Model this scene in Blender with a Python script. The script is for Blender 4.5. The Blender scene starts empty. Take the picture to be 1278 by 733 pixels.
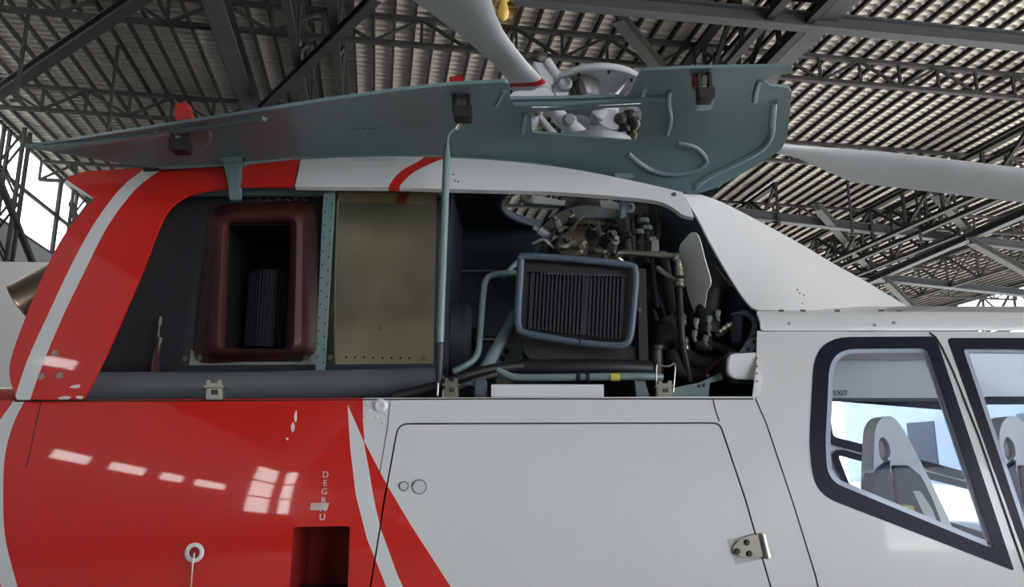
import bpy, bmesh, math, random
from mathutils import Vector, Matrix
from mathutils.geometry import delaunay_2d_cdt
random.seed(7)
SC = bpy.context.scene
COL = SC.collection
R = math.radians

# ------------------------------------------------------------------ camera, sky, exposure
F, CX, CY = 985.0, 639.0, 366.5          # focal length and centre for a 1278 x 733 frame
CAM = Vector((0, 0, 1.45)); PITCH = R(12.5)
cd = bpy.data.cameras.new('camera'); cam = bpy.data.objects.new('camera', cd); COL.objects.link(cam)
cd.sensor_width = 36; cd.lens = F / 1278 * 36; cd.clip_end = 500; cd.clip_start = .05
cam.location = CAM; cam.rotation_euler = (R(90) + PITCH, 0, 0)
SC.camera = cam
SC.view_settings.view_transform = 'Standard'; SC.view_settings.look = 'None'
SC.view_settings.gamma = 1; SC.view_settings.use_curve_mapping = False
SC.view_settings.exposure = 1.18
w = bpy.data.worlds.new('overcast_sky'); SC.world = w; w.use_nodes = True
bg = w.node_tree.nodes['Background']; bg.inputs[0].default_value = (.90, .95, 1.0, 1); bg.inputs[1].default_value = 3.0
sl = bpy.data.lights.new('sun', 'SUN'); sl.energy = 34; sl.angle = R(3); sl.color = (1, .985, .965)
sun = bpy.data.objects.new('sun', sl); COL.objects.link(sun); sun.location = (60, 10, 60); sun.rotation_euler = (0, R(60), R(12))   # hazy sun entering by the open side of the hangar

# ------------------------------------------------------------------ geometry helpers
FWD = Vector((0, math.cos(PITCH), math.sin(PITCH))); UP = Vector((0, -math.sin(PITCH), math.cos(PITCH)))
def ray(px, py):
    return Vector(((px - CX) / F, 0, 0)) + UP * ((CY - py) / F) + FWD
def at(px, py, Y):                       # point of the view ray on the upright plane y = Y
    d = ray(px, py); return CAM + d * (Y / d.y)
def atz(px, py, z):                      # ... on the level plane at height z
    d = ray(px, py); return CAM + d * ((z - CAM.z) / d.z)
def on(px, py, f):                       # ... on a surface y = f(px, py, x, z)
    Y = 2.6
    for _ in range(14):
        p = at(px, py, Y); Y = .3 * Y + .7 * f(px, py, p.x, p.z)
    return at(px, py, Y)
def lerp(a, b, t): return a + (b - a) * t
def clamp(t, a=0., b=1.): return max(a, min(b, t))
def smooth(t): t = clamp(t); return t * t * (3 - 2 * t)
def interp(tab, x):
    if x <= tab[0][0]: return tab[0][1]
    for (x0, y0), (x1, y1) in zip(tab, tab[1:]):
        if x <= x1: return y0 + (y1 - y0) * (x - x0) / (x1 - x0)
    return tab[-1][1]
def catmull(pts, n=6, closed=False):
    P = [Vector(p) for p in pts]; out = []; N = len(P)
    for i in range(N if closed else N - 1):
        if closed: a, b, c, d = P[i-1], P[i], P[(i+1) % N], P[(i+2) % N]
        else: a, b, c, d = P[max(i-1, 0)], P[i], P[i+1], P[min(i+2, N-1)]
        for k in range(n):
            t = k / n
            out.append(.5 * ((2*b) + (c - a)*t + (2*a - 5*b + 4*c - d)*t*t + (3*b - a - 3*c + d)*t**3))
    if not closed: out.append(P[-1])
    return out
def curve2(pts, n=6, closed=False): return [(p[0], p[1]) for p in catmull([Vector((a, b)) for a, b in pts], n, closed)]
def rounded(pts, r, n=5):                # polygon with rounded corners; r a number or one per corner
    out = []; N = len(pts)
    for i in range(N):
        p = Vector(pts[i]); a = Vector(pts[i-1]); b = Vector(pts[(i+1) % N])
        rr = r[i] if isinstance(r, (list, tuple)) else r
        if rr <= 0: out.append(tuple(p)); continue
        da, db = a - p, b - p
        q = min(rr, da.length * .48, db.length * .48)
        s, e = p + da.normalized() * q, p + db.normalized() * q
        for k in range(n + 1):
            t = k / n; out.append(tuple((1-t)**2 * s + 2*t*(1-t) * p + t*t * e))
    return out
def circle2(cx, cy, r, n=16, ry=None):
    return [(cx + r * math.cos(2*math.pi*k/n), cy + (ry or r) * math.sin(2*math.pi*k/n)) for k in range(n)]
def inside(p, poly):
    c = False; x, y = p; n = len(poly)
    for i in range(n):
        x0, y0 = poly[i]; x1, y1 = poly[i-1]
        if (y0 > y) != (y1 > y) and x < (x1 - x0) * (y - y0) / (y1 - y0) + x0: c = not c
    return c
def subdiv(poly, step, closed=True):
    out = []; n = len(poly)
    for i in range(n if closed else n - 1):
        a = Vector(poly[i]); b = Vector(poly[(i+1) % n]); k = max(1, int((b - a).length / step))
        for j in range(k): out.append(tuple(a + (b - a) * (j / k)))
    if not closed: out.append(tuple(poly[-1]))
    return out
def fill(outer, holes=(), lines=(), step=20):
    """constrained triangulation of a polygon with holes and inner lines; returns 2-D vertices and triangles"""
    V, E = [], []
    def loop(l, closed):
        l = subdiv(l, step, closed); b = len(V); V.extend(Vector(p) for p in l)
        for i in range(len(l) if closed else len(l) - 1): E.append((b + i, b + (i + 1) % len(l)))
    loop(outer, True)
    for h in holes: loop(h, True)
    for l in lines: loop(l, True)
    xs = [p[0] for p in outer]; ys = [p[1] for p in outer]
    y = min(ys) + step * .5
    while y < max(ys):
        x = min(xs) + step * .5
        while x < max(xs):
            if inside((x, y), outer): V.append(Vector((x, y)))
            x += step
        y += step
    r = delaunay_2d_cdt(V, E, [], 0, 1e-6)
    T = []
    for f in r[2]:
        c = (sum(r[0][i][0] for i in f) / 3, sum(r[0][i][1] for i in f) / 3)
        if inside(c, outer) and not any(inside(c, h) for h in holes): T.append((tuple(f), c))
    used = sorted({i for f, _ in T for i in f}); m = {o: n for n, o in enumerate(used)}
    return [tuple(r[0][i]) for i in used], [tuple(m[i] for i in f) for f, _ in T], [c for _, c in T]

ORG = {}                                  # world origin of every object that carries children
def link(name, me, parent=None, kind=None):
    o = bpy.data.objects.new(name, me); COL.objects.link(o)
    if parent is not None: o.parent = parent
    if kind: o['kind'] = kind
    return o
def empty(name, loc, label=None, cat=None, group=None, parent=None):
    o = bpy.data.objects.new(name, None); COL.objects.link(o); o.empty_display_size = .1
    loc = Vector(loc); ORG[o] = loc
    if parent is not None: o.parent = parent; loc = loc - ORG[parent]
    o.location = loc; tag(o, label, cat, group); return o
def tag(o, label=None, cat=None, group=None, kind=None):
    if label: o['label'] = label
    if cat: o['category'] = cat
    if group: o['group'] = group
    if kind: o['kind'] = kind
    return o
def mk(name, pieces, mat, parent=None, angle=35, label=None, kind=None, midx=None):
    """pieces: list of (verts, faces); joined into one mesh object with its origin at its middle"""
    if isinstance(pieces, tuple): pieces = [pieces]
    V, Fc = [], []
    for v, f in pieces:
        b = len(V); V += [Vector(p) for p in v]; Fc += [tuple(i + b for i in q) for q in f]
    lo = Vector((min(p[i] for p in V) for i in range(3))); hi = Vector((max(p[i] for p in V) for i in range(3)))
    c = (lo + hi) / 2
    if parent is None: c.z = lo.z
    me = bpy.data.meshes.new(name); me.from_pydata([p - c for p in V], [], Fc)
    for m in (mat if isinstance(mat, (list, tuple)) else [mat]): me.materials.append(m)
    if midx: me.polygons.foreach_set('material_index', midx)
    me.polygons.foreach_set('use_smooth', [True] * len(me.polygons))
    me.validate(); me.update()
    me.set_sharp_from_angle(angle=R(angle))
    o = link(name, me, parent, kind)
    o.location = c - (ORG[parent] if parent is not None else Vector()); ORG[o] = c
    if label: o['label'] = label
    return o
def fixn(v, f):                          # consistent outward normals
    bm = bmesh.new(); vs = [bm.verts.new(p) for p in v]
    for q in f:
        try: bm.faces.new([vs[i] for i in q])
        except ValueError: pass
    bmesh.ops.recalc_face_normals(bm, faces=bm.faces)
    bm.verts.index_update()
    r = ([x.co.copy() for x in bm.verts], [tuple(x.index for x in q.verts) for q in bm.faces]); bm.free(); return r
def sheet(P, T, th):
    """triangulated front sheet given thickness away from the camera"""
    N = [Vector() for _ in P]; T2 = []
    for t in T:
        n = (P[t[1]] - P[t[0]]).cross(P[t[2]] - P[t[0]])
        c = (P[t[0]] + P[t[1]] + P[t[2]]) / 3
        if n.dot(CAM - c) < 0: t = (t[0], t[2], t[1]); n = -n
        T2.append(t)
        for i in t: N[i] += n
    n0 = len(P); V = list(P) + [P[i] - N[i].normalized() * th if N[i].length else P[i] for i in range(n0)]
    edge = {}
    for ti, t in enumerate(T2):
        for k in range(3): edge[(t[k], t[(k+1) % 3])] = ti
    Fc = list(T2) + [(t[0] + n0, t[2] + n0, t[1] + n0) for t in T2]
    nb = 0
    rim = []
    for (a, b), t in edge.items():
        if (b, a) not in edge: Fc.append((b, a, a + n0, b + n0)); rim.append(t)
    return V, Fc, rim
def skin(name, outline, surf, mat, parent, holes=(), paints=(), th=.006, step=24, label=None, lift=0, angle=40):
    """a panel: outline traced over the surface surf, with real thickness; paints = [(polygon, material index)]"""
    V2, T, C = fill(outline, holes, [p for p, _ in paints], step)
    P = [on(a, b, surf) for a, b in V2]
    if lift: P = [p + (CAM - p).normalized() * lift for p in P]
    V, Fc, nb = sheet(P, T, th)
    mi = []
    for c in C:
        m = 0
        for poly, k in paints:
            if inside(c, poly): m = k
        mi.append(m)
    o = mk(name, [(V, Fc)], mat, parent, angle, label, midx=mi + mi + [mi[t] for t in nb])
    return o
def flat(Y): return lambda px, py, x, z: Y
def prism(poly, Y0, d, bev=0):           # traced outline at y = Y0, extruded away by d
    a = [at(x, y, Y0) for x, y in poly]; n = len(a)
    v = a + [p + Vector((0, d, 0)) for p in a]
    f = [tuple(range(n)), tuple(range(2*n - 1, n - 1, -1))] + [(i, i + n, (i+1) % n + n, (i+1) % n) for i in range(n)]
    return bevel((v, f), bev)
def bevel(vf, b, seg=2):
    v, f = vf
    bm = bmesh.new(); vs = [bm.verts.new(p) for p in v]
    for q in f: bm.faces.new([vs[i] for i in q])
    bmesh.ops.recalc_face_normals(bm, faces=bm.faces)
    if b > 0:
        es = [e for e in bm.edges if e.calc_face_angle(0) > .5]
        bmesh.ops.bevel(bm, geom=es, offset=b, segments=seg, affect='EDGES', clamp_overlap=True)
    bm.verts.index_update()
    r = ([x.co.copy() for x in bm.verts], [tuple(x.index for x in q.verts) for q in bm.faces]); bm.free(); return r
def box(lo, hi, bev=0):
    x0, y0, z0 = lo; x1, y1, z1 = hi
    v = [Vector(p) for p in ((x0,y0,z0),(x1,y0,z0),(x1,y1,z0),(x0,y1,z0),(x0,y0,z1),(x1,y0,z1),(x1,y1,z1),(x0,y1,z1))]
    f = [(0,3,2,1),(4,5,6,7),(0,1,5,4),(1,2,6,5),(2,3,7,6),(3,0,4,7)]
    return bevel((v, f), bev) if bev else (v, f)
def bar(a, b, wd, ht, up=Vector((0, 0, 1))):   # rectangular bar from a to b
    a, b = Vector(a), Vector(b); d = (b - a).normalized(); s = d.cross(up)
    if s.length < 1e-4: s = d.cross(Vector((0, 1, 0)))
    s.normalize(); u = s.cross(d)
    v = []
    for p in (a, b):
        for i, j in ((-1,-1),(1,-1),(1,1),(-1,1)): v.append(p + s * (i * wd / 2) + u * (j * ht / 2))
    return v, [(0,1,2,3),(7,6,5,4),(0,4,5,1),(1,5,6,2),(2,6,7,3),(3,7,4,0)]
def tubeg(pts, r, seg=10, n=5, closed=False, smoothed=True):
    P = catmull(pts, n, closed) if smoothed and len(pts) > 2 else [Vector(p) for p in pts]
    N = len(P); V, Fc = [], []
    rr = r if isinstance(r, (list, tuple)) else [r]
    nrm = None
    for i, p in enumerate(P):
        if closed: t = P[(i+1) % N] - P[i-1]
        else: t = P[min(i+1, N-1)] - P[max(i-1, 0)]
        t.normalize()
        if nrm is None: nrm = t.orthogonal().normalized()
        else: nrm = (nrm - t * nrm.dot(t)).normalized()
        b = t.cross(nrm); q = i / max(1, N - 1) * (len(rr) - 1); k = int(min(q, len(rr) - 1)); rad = rr[k] if k + 1 >= len(rr) else lerp(rr[k], rr[k+1], q - k)
        for s in range(seg):
            a = 2 * math.pi * s / seg; V.append(p + (nrm * math.cos(a) + b * math.sin(a)) * rad)
    for i in range(N if closed else N - 1):
        for s in range(seg):
            j = (i + 1) % N; s2 = (s + 1) % seg
            Fc.append((i*seg + s, i*seg + s2, j*seg + s2, j*seg + s))
    if not closed: Fc += [tuple(range(seg - 1, -1, -1)), tuple((N-1)*seg + s for s in range(seg))]
    return V, Fc
def lathe(c, axis, prof, seg=24):        # prof: (radius, height along axis)
    c = Vector(c); ax = Vector(axis).normalized(); u = ax.orthogonal().normalized(); v = ax.cross(u)
    V, Fc = [], []
    for r, h in prof:
        for s in range(seg):
            a = 2 * math.pi * s / seg; V.append(c + ax * h + (u * math.cos(a) + v * math.sin(a)) * r)
    n = len(prof)
    for i in range(n - 1):
        for s in range(seg):
            s2 = (s + 1) % seg; Fc.append((i*seg + s, i*seg + s2, (i+1)*seg + s2, (i+1)*seg + s))
    if prof[0][0] > 1e-5: Fc.append(tuple(range(seg - 1, -1, -1)))
    if prof[-1][0] > 1e-5: Fc.append(tuple((n-1)*seg + s for s in range(seg)))
    return fixn(V, Fc)
def cyl(c, axis, r, h, seg=16, ch=0):    # c = start of axis
    if ch: return lathe(c, axis, [(r - ch, 0), (r, ch), (r, h - ch), (r - ch, h)], seg)
    return lathe(c, axis, [(r, 0), (r, h)], seg)
def bolt(c, axis, r, h=None):            # hexagon-headed bolt on a washer
    h = h or r * .8; c = Vector(c); ax = Vector(axis).normalized()
    return [cyl(c, ax, r, h * .3, 14), cyl(c + ax * h * .3, ax, r * .68, h * .7, 6, r * .08)]
NEG = Vector((0, -1, 0))
def text(name, s, p, size, mat, parent, rot=(R(90), 0, 0), extrude=.0006):
    cu = bpy.data.curves.new('t', 'FONT'); cu.body = s; cu.size = size; cu.extrude = extrude; cu.align_x = 'CENTER'; cu.align_y = 'CENTER'
    t = bpy.data.objects.new('t', cu); COL.objects.link(t)
    dg = bpy.context.evaluated_depsgraph_get(); me = bpy.data.meshes.new_from_object(t.evaluated_get(dg))
    M = Matrix.Translation(p) @ Matrix.LocRotScale(None, __import__('mathutils').Euler(rot), None)
    V = [M @ v.co for v in me.vertices]; Fc = [tuple(q.vertices) for q in me.polygons]
    bpy.data.objects.remove(t); bpy.data.curves.remove(cu); bpy.data.meshes.remove(me)
    return mk(name, [(V, Fc)], mat, parent)

# ------------------------------------------------------------------ materials
def hexc(h):
    c = [int(h[i:i+2], 16) / 255 for i in (0, 2, 4)]
    return tuple(x / 12.92 if x <= .04045 else ((x + .055) / 1.055) ** 2.4 for x in c) + (1,)
def mat(name, col, rough=.5, metal=0, var=.08, scale=8, coat=0, bump=0, bscale=60, rvar=.0, spec=.5):
    m = bpy.data.materials.new(name); m.use_nodes = True; nt = m.node_tree; b = nt.nodes['Principled BSDF']
    c = hexc(col); tc = nt.nodes.new('ShaderNodeTexCoord')
    n = nt.nodes.new('ShaderNodeTexNoise'); n.inputs['Scale'].default_value = scale; n.inputs['Detail'].default_value = 5
    nt.links.new(tc.outputs['Object'], n.inputs['Vector'])
    r = nt.nodes.new('ShaderNodeValToRGB')
    r.color_ramp.elements[0].color = tuple(x * (1 - var) for x in c[:3]) + (1,)
    r.color_ramp.elements[1].color = tuple(min(1, x * (1 + var)) for x in c[:3]) + (1,)
    r.color_ramp.elements[0].position = .3; r.color_ramp.elements[1].position = .7
    nt.links.new(n.outputs['Fac'], r.inputs['Fac']); nt.links.new(r.outputs['Color'], b.inputs['Base Color'])
    b.inputs['Roughness'].default_value = rough; b.inputs['Metallic'].default_value = metal
    b.inputs['Coat Weight'].default_value = coat; b.inputs['Coat Roughness'].default_value = .04; b.inputs['Coat IOR'].default_value = 1.8 if coat == 1 else 1.5
    b.inputs['Specular IOR Level'].default_value = spec
    if rvar:
        mr = nt.nodes.new('ShaderNodeMapRange'); mr.inputs['To Min'].default_value = max(.02, rough - rvar); mr.inputs['To Max'].default_value = rough + rvar
        nt.links.new(n.outputs['Fac'], mr.inputs['Value']); nt.links.new(mr.outputs['Result'], b.inputs['Roughness'])
    if bump:
        n2 = nt.nodes.new('ShaderNodeTexNoise'); n2.inputs['Scale'].default_value = bscale; nt.links.new(tc.outputs['Object'], n2.inputs['Vector'])
        bp = nt.nodes.new('ShaderNodeBump'); bp.inputs['Strength'].default_value = bump; bp.inputs['Distance'].default_value = .01
        nt.links.new(n2.outputs['Fac'], bp.inputs['Height']); nt.links.new(bp.outputs['Normal'], b.inputs['Normal'])
    return m
def glass(name, tint, refl=.5, alpha=.9):
    m = bpy.data.materials.new(name); m.use_nodes = True; nt = m.node_tree; nt.nodes.clear()
    o = nt.nodes.new('ShaderNodeOutputMaterial'); t = nt.nodes.new('ShaderNodeBsdfTransparent'); g = nt.nodes.new('ShaderNodeBsdfGlossy')
    t.inputs[0].default_value = tuple(x * alpha for x in tint) + (1,); g.inputs['Roughness'].default_value = .02
    lw = nt.nodes.new('ShaderNodeLayerWeight'); pw = nt.nodes.new('ShaderNodeMath'); pw.operation = 'POWER'; pw.inputs[1].default_value = 4; nt.links.new(lw.outputs['Facing'], pw.inputs[0])
    f = nt.nodes.new('ShaderNodeMath'); f.operation = 'MULTIPLY_ADD'; f.inputs[1].default_value = refl; f.inputs[2].default_value = .02 * refl; nt.links.new(pw.outputs[0], f.inputs[0])
    mx = nt.nodes.new('ShaderNodeMixShader'); nt.links.new(f.outputs[0], mx.inputs[0]); nt.links.new(t.outputs[0], mx.inputs[1]); nt.links.new(g.outputs[0], mx.inputs[2])
    nt.links.new(mx.outputs[0], o.inputs[0]); return m
def fibre(name, tint):
    m = bpy.data.materials.new(name); m.use_nodes = True; nt = m.node_tree; nt.nodes.clear()
    o = nt.nodes.new('ShaderNodeOutputMaterial'); t = nt.nodes.new('ShaderNodeBsdfTransparent'); g = nt.nodes.new('ShaderNodeBsdfTranslucent')
    t.inputs[0].default_value = tint + (1,); g.inputs[0].default_value = tint + (1,)
    mx = nt.nodes.new('ShaderNodeMixShader'); mx.inputs[0].default_value = .35; nt.links.new(t.outputs[0], mx.inputs[1]); nt.links.new(g.outputs[0], mx.inputs[2])
    nt.links.new(mx.outputs[0], o.inputs[0]); return m
M = dict(
    red=mat('red_gloss_paint', 'D01A12', .32, coat=1.0, var=.04, scale=3, spec=.3),
    white=mat('white_gloss_paint', 'D6D6D8', .35, coat=.5, var=.015, scale=4),
    stepred=mat('shaded_recess_red', '801614', .6, var=.2, scale=14),  # body red darkened to put the recess shade into the colour
    rwhite=mat('white_blade_paint', 'C4C6CA', .4, var=.04, scale=6),
    bluegrey=mat('blade_grey_paint', 'B0B2B5', .38, var=.06, scale=5),
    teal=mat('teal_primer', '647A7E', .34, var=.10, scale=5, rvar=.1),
    tealtube=mat('teal_tube_paint', '74888A', .3, var=.08, scale=14),
    tealgloss=mat('teal_primer_glossy', '6C8285', .2, var=.06, scale=9, coat=.5),
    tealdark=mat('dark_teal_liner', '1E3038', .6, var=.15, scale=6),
    char=mat('charcoal_liner', '24272C', .55, var=.12, scale=7),
    black=mat('black_rubber', '15161A', .6, var=.1, scale=20),
    blackhose=mat('black_hose_rubber', '1C1D21', .45, var=.1, scale=20),
    gasket=mat('dark_grey_gasket', '2A2E3C', .55, var=.08, scale=10),
    maroon=mat('maroon_silicone', '40201A', .5, var=.15, scale=9, bump=.1),
    steelpanel=mat('heat_shield_steel', 'C6BCA2', .15, metal=1, var=.18, scale=5, rvar=.06),
    steel=mat('bare_steel', 'A9A59A', .3, metal=.9, var=.12, scale=30),
    darksteel=mat('oily_dark_steel', '4A4642', .5, metal=.7, var=.3, scale=35),
    brass=mat('oily_bronze_casting', '6B6252', .5, metal=.5, var=.35, scale=40, bump=.3),
    cast=mat('grey_casting', '84888A', .5, metal=.2, var=.15, scale=25, bump=.15),
    pipegrey=mat('grey_pipe_paint', '5A5E65', .4, var=.06, scale=8),
    radframe=mat('blue_grey_seal', '4A5665', .5, var=.12, scale=20),
    fin=mat('radiator_fin', '1D2027', .5, metal=.2, var=.1, scale=20),
    exhaust=mat('heat_tinted_exhaust', 'A59383', .3, metal=1, var=.15, scale=9),
    latchred=mat('red_latch_paint', '961614', .35, var=.1, scale=30),
    yellow=mat('yellow_tag', 'C9BC4A', .6, var=.1, scale=30),
    tape=mat('pale_tape', 'C9B9B4', .5, var=.1, scale=40),
    seatwhite=mat('seat_shell_white', 'D9D8D6', .4, var=.03, scale=10),
    seatdark=mat('seat_cloth_dark', '3C4250', .8, var=.12, scale=60, bump=.2),
    headliner=mat('cabin_liner', 'C6C5C3', .7, var=.03, scale=10),
    frameblack=mat('window_frame_black', '151B2B', .5, var=.05, scale=10, spec=.25),
    seam=mat('seam_sealant', '17171A', .8, var=.1, scale=20),
    steelwork=mat('weathered_steelwork', '302F2E', .75, var=.18, scale=1.5, spec=.12),
    girder=mat('grey_painted_girder', '3A3C3F', .7, var=.12, scale=1.2, spec=.15),
    roofsheet=mat('galvanised_roof_sheet', 'A9A49B', .65, var=.16, scale=.35),
    purlin=mat('dark_purlin_steel', '2E2C2B', .75, var=.15, scale=2, spec=.1),
    concrete=mat('sealed_concrete', 'B3B3B0', .5, var=.12, scale=.4),
    apron=mat('apron_concrete', 'B2B1AD', .8, var=.1, scale=.2),
    bluewall=mat('blue_grey_cladding', '8A919C', .7, var=.1, scale=.3),
    cladding=mat('grey_wall_cladding', '6A6C6F', .6, var=.08, scale=.6),
    darkclad=mat('dark_wall_cladding', '4A4D50', .6, var=.08, scale=.6),
    doorgrey=mat('hangar_door_paint', '7F807F', .6, var=.06, scale=.8),
    offwhite=mat('partition_paint', 'C8C8C4', .6, var=.04, scale=.8),
    lampwhite=mat('lamp_holder_white', 'D8D6D0', .5, var=.05, scale=10),
    bulb=mat('frosted_bulb', 'E8DCC0', .3, var=.03, scale=10),
    pane=fibre('fibreglass_pane', (.92, .93, .9)),
    cabinglass=glass('cabin_acrylic', (.93, .96, 1.0), .45, .95),
    amber=glass('amber_lamp_glass', (.93, .86, .68), .5, .97),
    farglass=glass('bluish_acrylic', (.84, .89, .97), .3, .95),
    clear=glass('clear_plastic', (.95, .95, .95), .5, .96),
)

# ------------------------------------------------------------------ the hangar
YAW = R(9.7)
Uv = Vector((math.cos(YAW), math.sin(YAW), 0)); Vv = Vector((-math.sin(YAW), math.cos(YAW), 0))
def W(u, v, z): return Uv * u + Vv * v + Vector((0, 0, z))
def uv(p): return p.dot(Uv), p.dot(Vv)
U0, U1, V0, V1, ZR = -12.15, 38.0, -17.0, 66.0, 12.3
def wbox(u0, u1, v0, v1, z0, z1):
    v = [W(a, b, c) for a, b, c in ((u0,v0,z0),(u1,v0,z0),(u1,v1,z0),(u0,v1,z0),(u0,v0,z1),(u1,v0,z1),(u1,v1,z1),(u0,v1,z1))]
    return v, [(0,3,2,1),(4,5,6,7),(0,1,5,4),(1,2,6,5),(2,3,7,6),(3,0,4,7)]
tag(mk('floor', [wbox(U0, U1, V0, V1, -.2, 0)], M['concrete']), kind='structure')
tag(mk('ground_apron', [wbox(-120, 160, -120, 160, -.5, -.21)], M['apron']), kind='structure')
# corrugated roof: ribs run across, trapezoid profile
vv = []; ff = []; pv = V0 - .5; k = 0
while pv < V1:
    for dv, dz in ((0, 0), (.08, 0), (.12, .07), (.20, .07)):
        vv += [W(U0 - .3, pv + dv, ZR + dz), W(U1 + .3, pv + dv, ZR + dz)]; k += 1
    pv += .24
ff = [(2*i, 2*i+2, 2*i+3, 2*i+1) for i in range(k - 1)]
ceiling = tag(mk('ceiling', [(vv, ff)], M['roofsheet'], angle=20), kind='structure')
pu = U0 + .25; first = None; L = (V1 - V0)
while pu < U1:
    if first is None:
        first = mk('purlin', [box((-.035, -L/2, -.06), (.035, L/2, .06))], M['purlin'], ceiling); o = first
    else:
        o = first.copy(); COL.objects.link(o); o.parent = ceiling
    o.location = W(pu, (V0 + V1) / 2, ZR - .075) - ORG[ceiling] + Vector((0, 0, .02)); o.rotation_euler = (0, 0, YAW); pu += .5

def ibeam(a, b, wd, ht, tf):            # I-section from a to b: bottom flange, web, top flange
    a, b = Vector(a), Vector(b); z = Vector((0, 0, 1))
    return (bar(a - z * (ht/2 - tf/2), b - z * (ht/2 - tf/2), wd, tf), bar(a, b, tf, ht - 2*tf + .002), bar(a + z * (ht/2 - tf/2), b + z * (ht/2 - tf/2), wd, tf))
def girder(name, a, b, wd, ht, tf, m, label, cat='girder', group=None, stiff=0):
    e = empty(name, (Vector(a) + Vector(b)) / 2 - Vector((0, 0, ht/2)), label, cat, group)
    f1, wb, f2 = ibeam(a, b, wd, ht, tf)
    mk('flange', [f1], m, e); mk('web', [wb], m, e); mk('flange', [f2], m, e)
    if stiff:
        a, b = Vector(a), Vector(b); n = int((b - a).length / stiff); d = (b - a).normalized()
        for i in range(1, n):
            p = a + d * (i * stiff); mk('stiffener', [bar(p - d * .015, p + d * .015, wd * .9, ht - 2*tf)], m, e)
    return e
def truss(a, b, depth, label, m=None, bay=1.2, ch=.10, wb=.07, group='lattice roof trusses', pattern='N'):
    """lattice truss; a, b = ends of the bottom chord"""
    m = m or M['steelwork']; a, b = Vector(a), Vector(b); z = Vector((0, 0, depth))
    e = empty('roof_truss', (a + b) / 2, label, 'truss', group)
    mk('bottom_chord', [bar(a, b, ch * 1.4, ch)], m, e); mk('top_chord', [bar(a + z, b + z, ch * 1.4, ch)], m, e)
    L = (b - a).length; n = max(2, int(L / bay)); d = (b - a) / n
    for i in range(n + 1):
        p = a + d * i; mk('upright', [bar(p, p + z, wb, wb, Vector((1, 0, 0)))], m, e)
        if i < n:
            q = p + d
            if i % 2 or pattern == 'X': mk('diagonal', [bar(p + z, q, wb, wb)], m, e)
            if i % 2 == 0 or pattern == 'X': mk('diagonal', [bar(p, q + z, wb, wb)], m, e)
    return e
rows = [(17.3, 'nearest'), (22.6, 'second'), (28.6, 'third'), (34.6, 'fourth'), (40.6, 'fifth'), (46.6, 'sixth'), (53, 'seventh'), (60, 'eighth')]
for v, nm in rows:
    truss(W(U0 + .2, v, 11.35), W(U1 - .3, v, 11.35), .68, f'dark lattice roof truss running across the hangar, {nm} row from the camera', bay=1.15 if v < 30 else 1.5)
def u_of(px, py, z): return uv(atz(px, py, z))
# deep lattice trusses running into the depth of the hangar
for px, py, z, nm in ((368, 60, 10.6, 'left of the lamp'), (935, 50, 10.6, 'above the notched door end'), (1240, 235, 10.0, 'at the right picture edge')):
    u, v = u_of(px, py, z)
    truss(W(u, 9, z), W(u, 62, z), 1.35, f'deep lattice truss running into the hangar {nm}', bay=1.9, ch=.13, wb=.1, pattern='N')
    truss(W(u + .9, 9, z), W(u + .9, 62, z), 1.35, f'right-hand twin of the deep lattice truss {nm}', bay=1.9, ch=.13, wb=.1, pattern='N')
u, v = u_of(290, 60, 10.9)
girder('roof_girder', W(u, 8, 10.9), W(u, 64, 10.9), .42, .5, .05, M['girder'], 'heavy grey roof girder slanting down behind the tail end of the raised door', stiff=2.2)
u, v = u_of(1005, 40, 10.9)
girder('roof_girder', W(u, 8, 10.9), W(u, 64, 10.9), .42, .5, .05, M['girder'], 'heavy grey roof girder running back above the notched corner of the raised door', stiff=2.2)
for (ax, ay), (bx, by), z, wd, lb in (
    ((560, -14), (1300, 54), 10.6, .26, 'long grey cross girder at the top right with a pale underside'),
    ((880, 262), (1300, 310), 10.6, .30, 'pale cross girder just above the white mast fairing'),
    ((1020, 338), (1330, 372), 10.4, .40, 'lowest pale cross girder, right above the cabin roof')):
    girder('cross_girder', atz(ax, ay, z), atz(bx, by, z), wd, .34, .035, M['girder'], lb)
for (ax, ay), (bx, by), z, wd, lb in (
    ((-20, 128), (190, -14), 10.7, .26, 'thick diagonal brace crossing the roof at the top left corner'),
    ((325, 138), (470, -4), 10.5, .20, 'diagonal brace with a pale lower edge above the raised door'),
    ((770, 20), (835, 100), 10.9, .26, 'short thick diagonal brace behind the rotor head cap'),
    ((1020, 258), (1098, 350), 10.6, .28, 'thick diagonal brace below the far rotor blade, nearer the fairing'),
    ((1165, 240), (1222, 302), 10.6, .28, 'thick diagonal brace below the far rotor blade, nearer the picture edge'),
    ((1050, 366), (1300, 256), 10.2, .30, 'long diagonal brace rising to the right below the far rotor blade'),
    ((1105, 350), (1155, 400), 9.8, .28, 'pale brace coming down to the tip of the mast fairing'),
    ((1210, 300), (1290, 345), 9.8, .28, 'pale brace at the far right edge of the roof')):
    girder('roof_brace', atz(ax, ay, z), atz(bx, by, z), wd, wd, .03, M['steelwork'] if wd < .29 else M['girder'], lb, 'brace')
for px, py, lb in ((29, 60, 'thin hanging rod at the top left corner of the roof'), (140, 118, 'thin hanging rod above the tip of the raised door'), (1060, 250, 'thin hanging rod behind the far rotor blade, nearer the fairing'), (1145, 260, 'thin hanging rod behind the far rotor blade, nearer the picture edge')):
    p = atz(px, py, 10.9)
    e = tag(mk('hanger_rod', [bar((p.x, p.y, 9.6), (p.x, p.y, 12.33), .07, .07), bar((p.x - .12, p.y, 9.6), (p.x + .12, p.y, 9.6), .06, .06)], M['steelwork']), lb, 'rod')

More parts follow.
